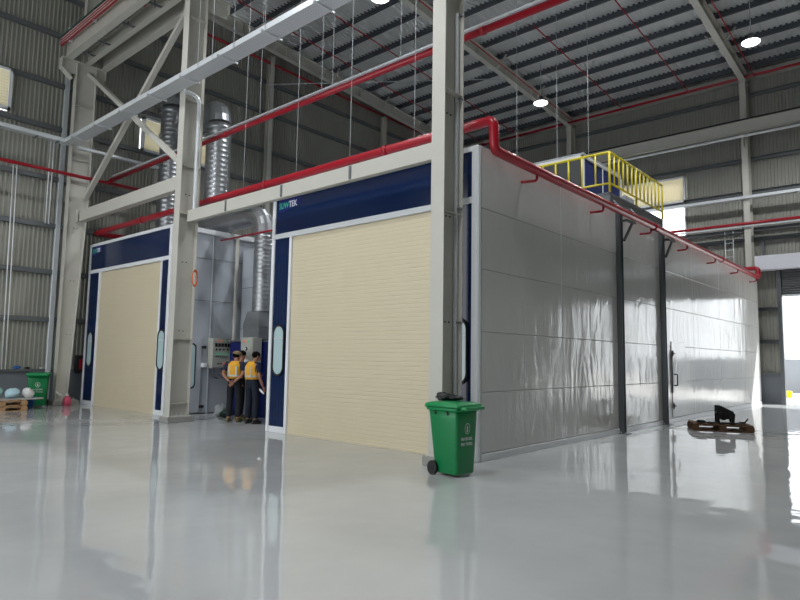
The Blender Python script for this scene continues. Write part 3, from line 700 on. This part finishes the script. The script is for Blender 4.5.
lamp(-6.95, 4.8, 12.75, 'round white lamp cut by the top picture edge above the cable tray')
lamp(-6.95, -6., 12.75, 'round white lamp above the floor left of the camera, out of frame')
lamp(1.15, 4.8, 12.75, 'round white lamp over the right booth roof, out of frame')
lamp(1.15, -6., 12.75, 'round white lamp above the camera, out of frame')

# ------------------------------------------------------------------ posts on the film side and roof platform
for y, lab in ((5.72, 'dark grey steel post against the film-wrapped side, nearer the booth corner'), (8.62, 'dark grey steel post against the film-wrapped side, next to the service door')):
    t = thing('support_post', lab, 'post', (.075, y, 0))
    MB().box(-.055, .055, -.075, -.063, .015, 5.25).box(-.055, .055, .063, .075, .015, 5.25).box(-.008, .008, -.063, .063, .015, 5.25).build('shaft', 'darksteel', t)
    MB().bev(-.055, .15, -.13, .13, 0, .015, .004).build('base_plate', 'darksteel', t)
    for sx in (-.0, .13): MB().cyl((sx, -.11, .015), (sx, -.11, .05), .012, 6).build('anchor_bolt', 'galv', t)
    MB().bar((.07, .1, 4.45), (.07, .62, 4.95), .05, .05).build('pipe_brace', 'darksteel', t)
    MB().bar((.05, .1, 4.92), (.16, .1, 4.92), .05, .05).bar((.14, .1, 4.92), (.14, .62, 4.94), .05, .05).build('pipe_bracket', 'darksteel', t)
t = thing('service_platform', 'grey steel platform with yellow railing on top of the right booth', 'platform')
PX, PY0, PY1, PXL, DZ = -.5, 6.6, 10.5, -3.1, 5.9
MB().bev(PXL, PX, PY0, PY1, DZ - .04, DZ, .005).build('deck', 'darksteel', t)
fb = MB()
for yy in (PY0, PY1): fb.channel((PXL, yy, DZ - .14), (PX, yy, DZ - .14), .06, .2)
for xx in (PXL, PX): fb.channel((xx, PY0, DZ - .14), (xx, PY1, DZ - .14), .06, .2)
fb.build('edge_frame', mat('platform_grey', (.24, .25, .26), .5, .3), t)
for xx in (PXL + .05, PX - .05):
    for yy in (PY0 + .1, 8.6, PY1 - .1): MB().box(xx - .05, xx + .05, yy - .05, yy + .05, H + .02, DZ - .2).build('leg', 'darksteel', t)
for yy in (6.8, 7.9): MB().bar((PX, yy, DZ - .2), (PX + .35, yy - .25, 5.35), .05, .05).build('knee_brace', 'galvdull', t)
rl = MB().tube([(PXL, PY0, 6.93), (PX, PY0, 6.93), (PX, PY0 + .001, 6.93)], .032, 8).cyl((PX, PY0, 6.93), (PX, PY1, 6.93), .032, 8)
rl.cyl((PXL, PY0, 6.12), (PX, PY0, 6.12), .026, 8).cyl((PX, PY0, 6.12), (PX, PY1, 6.12), .026, 8); rl.build('hand_rail', 'yellow', t)
xs = [PXL + (PX - PXL) * i / 7 for i in range(8)]
for xx in xs: MB().cyl((xx, PY0, 5.9 if xx in (xs[0], xs[-1]) else 6.12), (xx, PY0, 6.93), .032 if xx in (xs[0], xs[-1]) else .024, 8).build('baluster', 'yellow', t)
for i in range(1, 14):
    yy = PY0 + (PY1 - PY0) * i / 13; MB().cyl((PX, yy, 5.9 if i in (6, 13) else 6.12), (PX, yy, 6.93), .032 if i in (6, 13) else .024, 8).build('baluster', 'yellow', t)
t = thing('air_handling_unit', 'blue panelled air unit with white trim on the roof platform', 'air unit', (-1.35, 6.95, DZ))
UX, UY = 2.0, 2.6; UZ = 1.25
MB().bev(-UX + .04, -.04, .04, UY, 0, UZ - .03, .01).build('casing', 'bluepan', t)
fr = MB()
for a, b_ in ((-UX, 0), (-UX, UY), (0, 0), (0, UY)): pass
for xx in (-UX, -.08):
    for yy in (0, UY - .05): fr.bev(xx, xx + .08, yy, yy + .08, 0, UZ, .01)
for yy in (0, UY - .05): fr.bev(-UX, 0, yy, yy + .08, UZ - .1, UZ, .01)
for xx in (-UX, -.08): fr.bev(xx, xx + .08, 0, UY, UZ - .08, UZ, .01)
fr.bev(-.03, .0, 1.25, 1.29, .02, UZ, .005)
fr.build('trim_frame', 'white', t)
MB().bev(-UX, 0, 0, UY, UZ, UZ + .05, .01).build('lid', 'wpanel', t)
MB().bev(-UX + .1, -.1, -.005, .04, .08, UZ - .12, .005).build('front_grille', mat('grille_grey', (.06, .065, .07), .6), t)
tag(MB().box(-3.6, -1.3, 9.7, 10.4, DZ, 6.6).build('unit_casing', 'wpanel'), 'pale grey casing behind the blue air unit on the platform', 'casing')

# ladder on the back wall
t = thing('wall_ladder', 'thin steel ladder on the back wall left of the doorway', 'ladder', (-1.25, YB - .35, 0))
for x in (0, .32): MB().cyl((x, 0, 4.5), (x, 0, 7.3), .02, 6).build('rail', 'galv', t)
for i in range(9): MB().cyl((0, 0, 4.7 + i * .3), (.32, 0, 4.7 + i * .3), .014, 6).build('rung', 'galv', t)

# ------------------------------------------------------------------ wheelie bins
def ring(cx, cy, w_, d_, z, r=.05, k=3):
    return [(p[0] + cx, p[1] + cy, z) for p in rrect(0, 0, w_, d_, r, k)]
def wheelie_bin(label, loc, rz, sc=1.0):
    t = thing('wheelie_bin', label, 'bin', loc, rz); t.scale = (sc, sc, 1)
    # local +x = front (print), -x = handle and wheels
    MB().loft([ring(.03, 0, .46, .44, .04, .05), ring(.03, 0, .48, .46, .06, .05), ring(.0, 0, .60, .54, .80, .05), ring(-.01, 0, .62, .56, .93, .05)]).build('body', 'green', t)
    MB().loft([ring(-.01, 0, .66, .60, .90, .05), ring(-.01, 0, .68, .62, .915, .05), ring(-.01, 0, .68, .62, .945, .05)], cap=True).build('rim', 'greend', t)
    lid = MB().loft([ring(-.0, 0, .74, .64, .95, .06), ring(.0, 0, .75, .65, .965, .06), ring(-.0, 0, .73, .63, .995, .06), ring(0, 0, .55, .45, 1.02, .05)])
    lid.bev(.34, .47, -.24, .24, .925, .965, .01)
    lid = lid.build('lid', 'greend', t)
    MB().tube(path([(-.33, -.24, .93), (-.43, -.24, .955), (-.43, .24, .955), (-.33, .24, .93)], .05, 4), .017, 8).build('handle', 'greend', t)
    for y in (-.12, .12): MB().box(-.01, .02, y - .0, y + .001, .86, .9)
    for k in (-.16, .10): MB().bev(k, k + .03, -.295, -.27, .845, .90, .004).build('catch', 'black', t)
    for sy in (-1, 1):
        wh = MB().cyl((-.21, sy * .24, .10), (-.21, sy * .29, .10), .10, 20).build('wheel', 'black', t)
        MB().cyl((-.21, sy * .288, .10), (-.21, sy * .297, .10), .045, 12).build('hub', 'blackmetal', wh)
    MB().cyl((-.21, -.27, .10), (-.21, .27, .10), .015, 8).build('axle', 'galvdull', t)
    # print on the front face (leaning with the taper)
    tilt = math.atan2(.06, .74)
    e = bpy.data.objects.new('print', None)
    def fx(z): return .03 + .24 + (z - .06) * (.60 / 2 - .03 - .24) / .74 + .0045
    MBk = MB(); k = 24; a = []
    for i in range(k):
        an = 2 * PI * i / k; a.append((math.cos(an), math.sin(an)))
    zc = .66
    vs = [(fx(zc + .075 * s_) + .002, .065 * c_, zc + .075 * s_) for c_, s_ in a] + [(fx(zc + .065 * s_) + .002, .055 * c_, zc + .065 * s_) for c_, s_ in a]
    MBk.add(vs, [(i, (i + 1) % k, k + (i + 1) % k, k + i) for i in range(k)])
    MBk.add([(fx(zc + .03) + .003, .0, zc + .045), (fx(zc) + .003, .02, zc + .01), (fx(zc) + .003, -.02, zc + .01)], [(0, 1, 2)])
    MBk.add([(fx(zc - .03) + .003, y_, z_) for y_, z_ in ((-.012, zc + .01), (.012, zc + .01), (.018, zc - .045), (-.018, zc - .045))], [(0, 1, 2, 3)])
    MBk.build('emblem', 'inkw', t)
    for s_, z in (('HAY BO RAC', .50), ('VAO THUNG', .43)):
        text(t, s_, .062, (fx(z) + .003, -.15, z), (PI / 2 - 0.0, 0, PI / 2), 'inkw', sx=.78)
    return t
wheelie_bin('near green wheelie bin standing in front of the nearest cream column', (.345, -1.13, 0), math.radians(-4), .86)
wheelie_bin('far green wheelie bin by the left wall beside the pallet', (-14.93, -1.42, 0), math.radians(-22), 1.0)
tag(MB().blob((.12, -1.0, 1.065), (.15, .15, .05), 3, .22).blob((.26, -.98, 1.06), (.12, .12, .04), 5, .2).blob((.03, -.98, 1.075), (.08, .1, .055), 6, .2).build('black_rubbish_bag', 'bagblack'), 'black plastic bag on top of the near green bin', 'bag')

# ------------------------------------------------------------------ pallets and clutter
def pallet(label, loc, rz, L=1.2, W=.9, m_='wood', h=.13):
    t = thing('wooden_pallet', label, 'pallet', loc, rz)
    for i in range(3):
        y = -W / 2 + .05 + i * (W - .1) / 2
        MB().bev(-L / 2, L / 2, y - .05, y + .05, 0, .018, .003).build('bottom_board', m_, t)
        for j in range(3):
            x = -L / 2 + .06 + j * (L - .12) / 2; MB().bev(x - .08, x + .08, y - .05, y + .05, .018, h - .045, .004).build('block', m_, t)
    for i in range(6):
        x = -L / 2 + .06 + i * (L - .12) / 5; MB().bev(x - .055, x + .055, -W / 2, W / 2, h - .018, h, .003).build('deck_board', m_, t)
    for i in range(3):
        y = -W / 2 + .05 + i * (W - .1) / 2; MB().bev(-L / 2, L / 2, y - .05, y + .05, h - .045, h - .019, .003).build('stringer', m_, t)
    return t
pallet('pale wooden pallet on the floor by the left wall', (-14.05, -2.72, 0), math.radians(90), 1.2, .9, 'wood', .145)
pallet('second pale wooden pallet stacked on the one by the left wall', (-14.05, -2.72, .147), math.radians(90), 1.2, .9, 'wood', .145)
tag(MB().prism([(-14.5, -3.3), (-13.6, -3.3), (-13.85, -1.62), (-14.15, -1.58)], 'z', .294, .325).build('grey_board', 'board'), 'long grey board lying across the stacked pallets by the left wall', 'board')
tag(MB().blob((-14.25, -2.80, .49), (.22, .24, .165), 1, .12).build('wrapped_bundle', 'bagmint'), 'mint green plastic-wrapped bundle at the left picture edge on the grey board', 'bundle')
tag(MB().blob((-14.08, -2.36, .465), (.18, .20, .14), 2, .10).build('wrapped_bundle', 'bagblue'), 'pale blue plastic-wrapped bundle in the middle of the grey board', 'bundle')
tag(MB().blob((-14.02, -1.98, .465), (.14, .16, .14), 4, .10).build('plastic_bag', 'bagwhite'), 'white plastic bag rightmost on the grey board', 'bag')
t = thing('plastic_bucket', 'blue plastic bucket between the pallets and the far green bin', 'bucket', (-14.42, -1.80, 0))
MB().tube([(0, 0, 0), (0, 0, .28), (0, 0, .29), (0, 0, .33)], [.11, .15, .165, .165], 18).build('tub', 'bucket', t)
MB().bev(-.151, -.14, -.05, .05, .1, .2, .002).build('sticker', 'bagwhite', t)
t = thing('jerrycan', 'small pink can with a white cap in front of the leftmost column', 'can', (-14.72, -.66, 0))
MB().loft([ring(0, 0, .24, .18, 0, .04), ring(0, 0, .25, .19, .2, .04), ring(0, 0, .2, .15, .25, .04), ring(0, 0, .08, .08, .3, .03)]).build('body', 'pink', t)
MB().cyl((0, 0, .3), (0, 0, .36), .05, 10).build('cap', 'bagwhite', t)
MB().tube([(-.1, -.1, .3), (-.22, -.2, .38), (-.3, -.25, .45)], .018, 8).build('spout', 'white', t)
for (y, s_, k, lab) in ((-1.75, .10, 'bucket', 'small blue cloth on the sill above the far bin'), (-1.45, .07, 'blackmetal', 'dark tool lying on the wall sill above the far bin'), (-1.05, .06, 'bagwhite', 'small white packet on the wall sill beside the leftmost column')):
    tag(MB().blob((XW + .08, y, 1.10 + s_ * .45), (.06, s_ * 1.1, s_ * .5), int(-y * 10), .2).build('sill_item', k), lab, 'item')
t = thing('fire_box', 'narrow black box with a red mark behind the leftmost column', 'box', (-15.62, -.02, 1.0))
MB().bev(-.08, .12, -.12, .12, 0, .55, .01).build('case', 'black', t); MB().bev(.12, .13, -.05, .05, .1, .42, .003).build('red_panel', 'red', t)

pallet('dark wooden pallet on the glossy floor near the service door', (1.43, 8.34, 0), math.radians(24), 1.3, .85, 'wooddark', .17)
t = thing('steel_bracket', 'black steel bracket frame standing on the dark pallet', 'bracket', (1.50, 8.36, .17), math.radians(24)); t.scale = (.85, .85, .85)
MB().prism([(-.18, .0), (-.10, .0), (-.10, .34), (.20, .22), (.20, .0), (.27, .0), (.30, .26), (.24, .34), (-.05, .50), (-.18, .50)], 'y', -.16, -.13).build('cheek_plate', 'blackmetal', t)
MB().prism([(-.18, .0), (-.10, .0), (-.10, .34), (.20, .22), (.20, .0), (.27, .0), (.30, .26), (.24, .34), (-.05, .50), (-.18, .50)], 'y', .13, .16).build('cheek_plate', 'blackmetal', t)
MB().bar((-.05, 0, .47), (.26, 0, .31), .26, .05, (0, 0, 1)).build('top_plate', 'blackmetal', t)
MB().cyl((-.12, -.2, .3), (-.12, .2, .3), .05, 12).build('shaft', 'blackmetal', t)
MB().bev(-.1, .2, -.13, .13, .12, .28, .02).cyl((.0, -.13, .2), (.0, .13, .2), .11, 16).build('motor_body', 'blackmetal', t)
MB().bev(-.34, .46, -.2, .2, 0, .03, .006).build('foot_plate', 'blackmetal', t)
tag(MB().tube([(1.0, 8.10, .2), (1.08, 8.0, .21), (1.18, 8.05, .2), (1.12, 8.2, .2), (.99, 8.15, .2)], .03, 8).build('hose_coil', 'black'), 'black hose coil on the left end of the dark pallet', 'hose')
tag(MB().tube([(1.82, 8.58, .2), (1.94, 8.52, .2), (2.0, 8.60, .29)], .02, 8).build('bent_bar', 'blackmetal'), 'thin bent black bar at the right end of the dark pallet', 'bar')
tag(MB().blob((-9.2, 1.22, .13), (.24, .17, .15), 8, .3).build('rubbish_bag', mat('grey_bag', (.33, .36, .36), .3, bump=1, nscale=14)), 'grey-white plastic bag on the floor beside the capped worker', 'bag')
tag(MB().blob((-8.82, 1.15, .10), (.20, .15, .10), 9, .15).build('rubbish_bag', mat('dark_green_bag', (.01, .05, .03), .3)), 'dark green bag beside the grey-white bag on the floor', 'bag')

# ------------------------------------------------------------------ people
def skin_mesh(name, joints, edges, root, m_, parent, sub=2):
    me = bpy.data.meshes.new(name + '_sk'); keys = list(joints)
    me.from_pydata([joints[k][0] for k in keys], [(keys.index(a), keys.index(b_)) for a, b_ in edges], [])
    ob = bpy.data.objects.new('tmp', me); COL.objects.link(ob)
    md = ob.modifiers.new('s', 'SKIN'); md.use_smooth_shade = True
    for i, k in enumerate(keys):
        sv = me.skin_vertices[0].data[i]; r = joints[k][1]; sv.radius = r if isinstance(r, tuple) else (r, r); sv.use_root = (k == root)
    sb = ob.modifiers.new('b', 'SUBSURF'); sb.levels = sub; sb.render_levels = sub
    dg = bpy.context.evaluated_depsgraph_get(); res = bpy.data.meshes.new_from_object(ob.evaluated_get(dg))
    bpy.data.objects.remove(ob); res.materials.clear(); res.materials.append(M[m_])
    for p in res.polygons: p.use_smooth = True
    o = bpy.data.objects.new(name, res); COL.objects.link(o); o.parent = parent
    return o
def person(label, loc, rz, J, cap, tro, shoe, vest=True):
    """local +y = facing direction; J maps joints to positions (metres)"""
    t = thing('person', label, 'person', loc, rz)
    R = dict(pelvis=(.135, .10), belly=(.125, .095), chest=(.15, .105), neck=.055, jaw=.062, head=(.078, .092), crown=.07,
             shL=.06, elL=.042, wrL=.028, shR=.06, elR=.042, wrR=.028, hipL=.085, knL=.058, anL=.042, hipR=.085, knR=.058, anR=.042, toL=.035, toR=.035)
    E_ = [('pelvis', 'belly'), ('belly', 'chest'), ('chest', 'neck'), ('neck', 'jaw'), ('jaw', 'head'), ('head', 'crown')]
    for s_ in 'LR': E_ += [('chest', 'sh' + s_), ('sh' + s_, 'el' + s_), ('el' + s_, 'wr' + s_), ('pelvis', 'hip' + s_), ('hip' + s_, 'kn' + s_), ('kn' + s_, 'an' + s_), ('an' + s_, 'to' + s_)]
    body = skin_mesh('body', {k: (J[k], R[k]) for k in R}, E_, 'pelvis', 'skin', t)
    # hands: palm and five bent fingers each
    for s_ in 'LR':
        w_ = Vector(J['wr' + s_]); f_ = Vector(J['hd' + s_]); d = (f_ - w_).normalized(); side = Vector(J['sd' + s_]).normalized(); side = (side - d * side.dot(d)).normalized(); n_ = d.cross(side)
        js = {'w': (tuple(w_), .024), 'p': (tuple(w_ + d * .05), (.034, .018)), 'q': (tuple(w_ + d * .085), (.034, .016))}
        es = [('w', 'p'), ('p', 'q')]
        skin_mesh('hand', js, es, 'w', 'skin', body, 2)
        for i, (o_, ln) in enumerate(((-.028, .062), (-.010, .074), (.009, .07), (.027, .055))):
            b0 = w_ + d * .075 + side * o_; p1 = b0 + d * ln * .55; p2 = p1 + (d * .6 + n_ * .8) * ln * .5
            MB().tube([b0, p1, p2], [.0095, .009, .007], 8).build('finger', 'skin', body)
        b0 = w_ + d * .03 + side * .028; MB().tube([b0, b0 + side * .028 + d * .02, b0 + side * .036 + d * .05], [.012, .0105, .008], 8).build('finger', 'skin', body)
    # face
    hd = Vector(J['head']); fw = Vector(J['look']).normalized(); sd = fw.cross(Vector((0, 0, 1))).normalized()
    MB().blob(tuple(hd + fw * .098 - Vector((0, 0, .018))), (.013, .02, .024), 1, 0, 8, 6).build('nose', 'skin', body)
    for k in (-1, 1):
        MB().blob(tuple(hd + fw * .086 + sd * k * .03 + Vector((0, 0, .008))), (.011, .009, .007), 1, 0, 8, 5).build('eye', 'hair', body)
        MB().blob(tuple(hd + sd * k * .083 - Vector((0, 0, .008)) - fw * .01), (.014, .02, .03), 1, 0, 8, 6).build('ear', 'skin', body)
    MB().blob(tuple(hd + fw * .086 - Vector((0, 0, .055))), (.022, .012, .007), 1, 0, 8, 5).build('mouth', 'orange', body)
    up = Vector((0, 0, 1))
    MB().blob(tuple(hd - fw * .022 + up * .035), (.094, .104, .085), 5, .03, 16, 10).build('hair', 'hair', t)
    if cap:
        c = hd + up * .065 - fw * .005
        cp = MB().blob(tuple(c), (.105, .118, .072), 2, .02, 18, 10)
        cp.prism([(c.x + sd.x * a + fw.x * b_, c.y + sd.y * a + fw.y * b_) for a, b_ in ((-.085, .06), (-.07, .15), (0, .185), (.07, .15), (.085, .06))], 'z', c.z - .03, c.z - .018)
        cp.build('cap', 'khaki', t)
    # clothes: slightly larger skins
    g = .016
    T = {k: (J[k], (R[k] if not isinstance(R[k], tuple) else R[k])) for k in R}
    def grow(k, a, pos=None):
        r = R[k]; p = pos if pos else J[k]
        return (p, tuple(q + a for q in r) if isinstance(r, tuple) else r + a)
    ank = {s_: tuple(Vector(J['an' + s_]).lerp(Vector(J['kn' + s_]), .03)) for s_ in 'LR'}
    js = {'pelvis': grow('pelvis', .014), 'wst': (tuple(Vector(J['pelvis']).lerp(Vector(J['belly']), .95)), (.146, .113))}
    es = [('pelvis', 'wst')]
    for s_ in 'LR':
        js['hip' + s_] = grow('hip' + s_, .016); js['kn' + s_] = grow('kn' + s_, .024); js['an' + s_] = grow('an' + s_, .030, ank[s_])
        es += [('pelvis', 'hip' + s_), ('hip' + s_, 'kn' + s_), ('kn' + s_, 'an' + s_)]
    skin_mesh('trousers', js, es, 'pelvis', tro, t)
    js = {'low': (tuple(Vector(J['pelvis']).lerp(Vector(J['belly']), -.1)), (.156, .122)), 'belly': grow('belly', .022), 'chest': grow('chest', .018), 'neck': (tuple(Vector(J['chest']).lerp(Vector(J['neck']), .72)), .066)}
    es = [('low', 'belly'), ('belly', 'chest'), ('chest', 'neck')]
    for s_ in 'LR':
        js['sh' + s_] = grow('sh' + s_, .018); js['el' + s_] = (tuple(Vector(J['sh' + s_]).lerp(Vector(J['el' + s_]), .80)), .062)
        es += [('chest', 'sh' + s_), ('sh' + s_, 'el' + s_)]
    skin_mesh('shirt', js, es, 'belly', 'shirt', t)
    # vest shell lofted round the torso, open at the arms
    A, B_ = Vector(J['pelvis']).lerp(Vector(J['belly']), .75), Vector(J['chest'])
    sv = (Vector(J['shR']) - Vector(J['shL'])).normalized(); ax = (B_ - A).normalized(); fv = ax.cross(sv).normalized()
    if fv.dot(Vector((0, 1, 0))) < 0: fv = -fv
    def el_ring(c, a, b_, k=28): return [tuple(c + sv * a * math.copysign(abs(math.cos(2 * PI * i / k)) ** .8, math.cos(2 * PI * i / k)) + fv * b_ * math.sin(2 * PI * i / k)) for i in range(k)]
    top = B_ + ax * .15
    spec = ((A - ax * .02, .185, .152), (A + ax * .08, .183, .150), (A.lerp(B_, .55), .182, .155), (B_ - ax * .02, .178, .158), (B_ + ax * .06, .165, .148), (B_ + ax * .11, .125, .11), (top, .085, .085))
    if vest:
     v_ = MB(); v_.loft([el_ring(c, a, b_) for c, a, b_ in spec]); vs_ = v_.build('safety_vest', 'vest', t)
     tp = MB(); c0 = A + ax * .03
     tp.loft([el_ring(c0, .187, .155), el_ring(c0 + ax * .04, .187, .156)], cap=False)
     for k in (-1, 1):
         for dd_ in (-1, 1):
             pts = [A + ax * .03, A.lerp(B_, .55), B_ + ax * .04]
             for p0, p1, q0, q1 in ((pts[0], pts[1], .137, .140), (pts[1], pts[2], .140, .130)):
                 tp.bar(p0 + sv * k * .09 + fv * dd_ * q0, p1 + sv * k * .085 + fv * dd_ * q1, .035, .03, tuple(fv))
     tp.build('reflective_tape', 'tape', vs_)
    for s_ in 'LR':
        a_ = Vector(J['an' + s_]); to = Vector(J['to' + s_]); dr2 = Vector((to.x - a_.x, to.y - a_.y, 0)).normalized(); sd2 = Vector((-dr2.y, dr2.x, 0))
        rings = []
        for z, L0, L1, w2 in ((0, -.075, .20, .045), (.03, -.078, .205, .05), (.06, -.07, .17, .047), (.10, -.055, .06, .042)):
            rings.append([tuple(Vector((a_.x, a_.y, z)) + dr2 * ((L0 + L1) / 2 + (L1 - L0) / 2 * math.cos(2 * PI * i / 14)) + sd2 * w2 * math.sin(2 * PI * i / 14)) for i in range(14)])
        MB().loft(rings).build('shoe', shoe, t)
    t.scale = (1.03, 1.03, 1.04)
    return t
def pose(**kw):
    J = dict(pelvis=(0, 0, .93), belly=(0, 0, 1.08), chest=(0, -.01, 1.28), neck=(0, .0, 1.43), jaw=(0, .03, 1.50), head=(0, .045, 1.565), crown=(0, .03, 1.62),
             shL=(-.19, -.01, 1.36), elL=(-.235, -.03, 1.10), wrL=(-.22, .06, .87), shR=(.19, -.01, 1.36), elR=(.235, -.03, 1.10), wrR=(.22, .06, .87),
             hdL=(-.22, .08, .78), hdR=(.22, .08, .78), sdL=(0, 1, 0), sdR=(0, 1, 0),
             hipL=(-.095, 0, .87), knL=(-.11, .02, .49), anL=(-.12, -.01, .09), hipR=(.095, 0, .87), knR=(.11, .02, .49), anR=(.12, -.01, .09),
             toL=(-.13, .12, .035), toR=(.13, .12, .035), look=(0, 1, -.25))
    J.update(kw); return J
# worker with cap, hands clasped behind the back
person('worker in khaki cap and yellow vest, hands clasped behind the back', (-7.55, .52, 0), math.radians(34),
       pose(elL=(-.25, -.13, 1.12), wrL=(-.05, -.21, .96), hdL=(.03, -.21, .90), elR=(.25, -.13, 1.12), wrR=(.06, -.22, .93), hdR=(-.02, -.23, .87), sdL=(0, 0, 1), sdR=(0, 0, 1),
            neck=(0, .03, 1.42), jaw=(.0, .07, 1.48), head=(0, .09, 1.535), crown=(0, .08, 1.59), look=(.25, 1, -.5)), True, 'trouser', 'shoe')
# worker holding a rolled sheet
p = person('bareheaded worker in yellow vest holding a white paper roll', (-6.95, .62, 0), math.radians(10),
       pose(wrR=(.27, .06, .86), hdR=(.28, .10, .77), elR=(.25, -.04, 1.09), neck=(.01, .03, 1.42), jaw=(.02, .06, 1.48), head=(.03, .08, 1.54), crown=(.03, .06, 1.60), look=(.45, 1, -.35),
            elL=(-.22, .06, 1.10), wrL=(-.10, .26, 1.05), hdL=(-.04, .33, 1.08)), False, 'trouser2', 'shoe2')
tag(MB().cyl((-6.80, .72, .82), (-6.50, .62, .74), .022, 12).build('paper_roll', 'paper'), 'white rolled paper in the hand of the bareheaded worker', 'paper roll')
# third man, mostly hidden behind the two
person('third worker bending forward behind the other two, mostly hidden', (-8.02, 1.0, 0), math.radians(-50),
       pose(), False, 'trouser', 'shoe', False)

# ------------------------------------------------------------------ light
W = bpy.data.worlds.new('daylight'); S.world = W; W.use_nodes = True
bg = W.node_tree.nodes['Background']; bg.inputs[0].default_value = (.93, .97, 1., 1); bg.inputs[1].default_value = 3.1
sun = bpy.data.lights.new('sun', 'SUN'); sun.energy = 11; sun.angle = .01; so = bpy.data.objects.new('sun', sun); COL.objects.link(so)
so.rotation_euler = Vector((-1, -1, -1.6)).to_track_quat('-Z', 'Y').to_euler()

# ------------------------------------------------------------------ camera
yaw, pitch, roll = .7223, .0943, .0161
F = Vector((-math.sin(yaw) * math.cos(pitch), math.cos(yaw) * math.cos(pitch), math.sin(pitch)))
R0 = F.cross(Vector((0, 0, 1))).normalized(); U0 = R0.cross(F)
Rr = R0 * math.cos(roll) + U0 * math.sin(roll); Ur = -R0 * math.sin(roll) + U0 * math.cos(roll)
cam = bpy.data.cameras.new('camera'); co = bpy.data.objects.new('camera', cam); COL.objects.link(co)
cam.sensor_width = 36; cam.lens = 36 * 615.69 / 800; cam.clip_end = 300
co.matrix_world = Matrix(((Rr.x, Ur.x, -F.x, 5.622), (Rr.y, Ur.y, -F.y, -8.306), (Rr.z, Ur.z, -F.z, 1.62), (0, 0, 0, 1)))
S.camera = co
S.view_settings.view_transform = 'Standard'; S.view_settings.look = 'None'; S.view_settings.gamma = 1; S.view_settings.use_curve_mapping = False
S.view_settings.exposure = 0.0
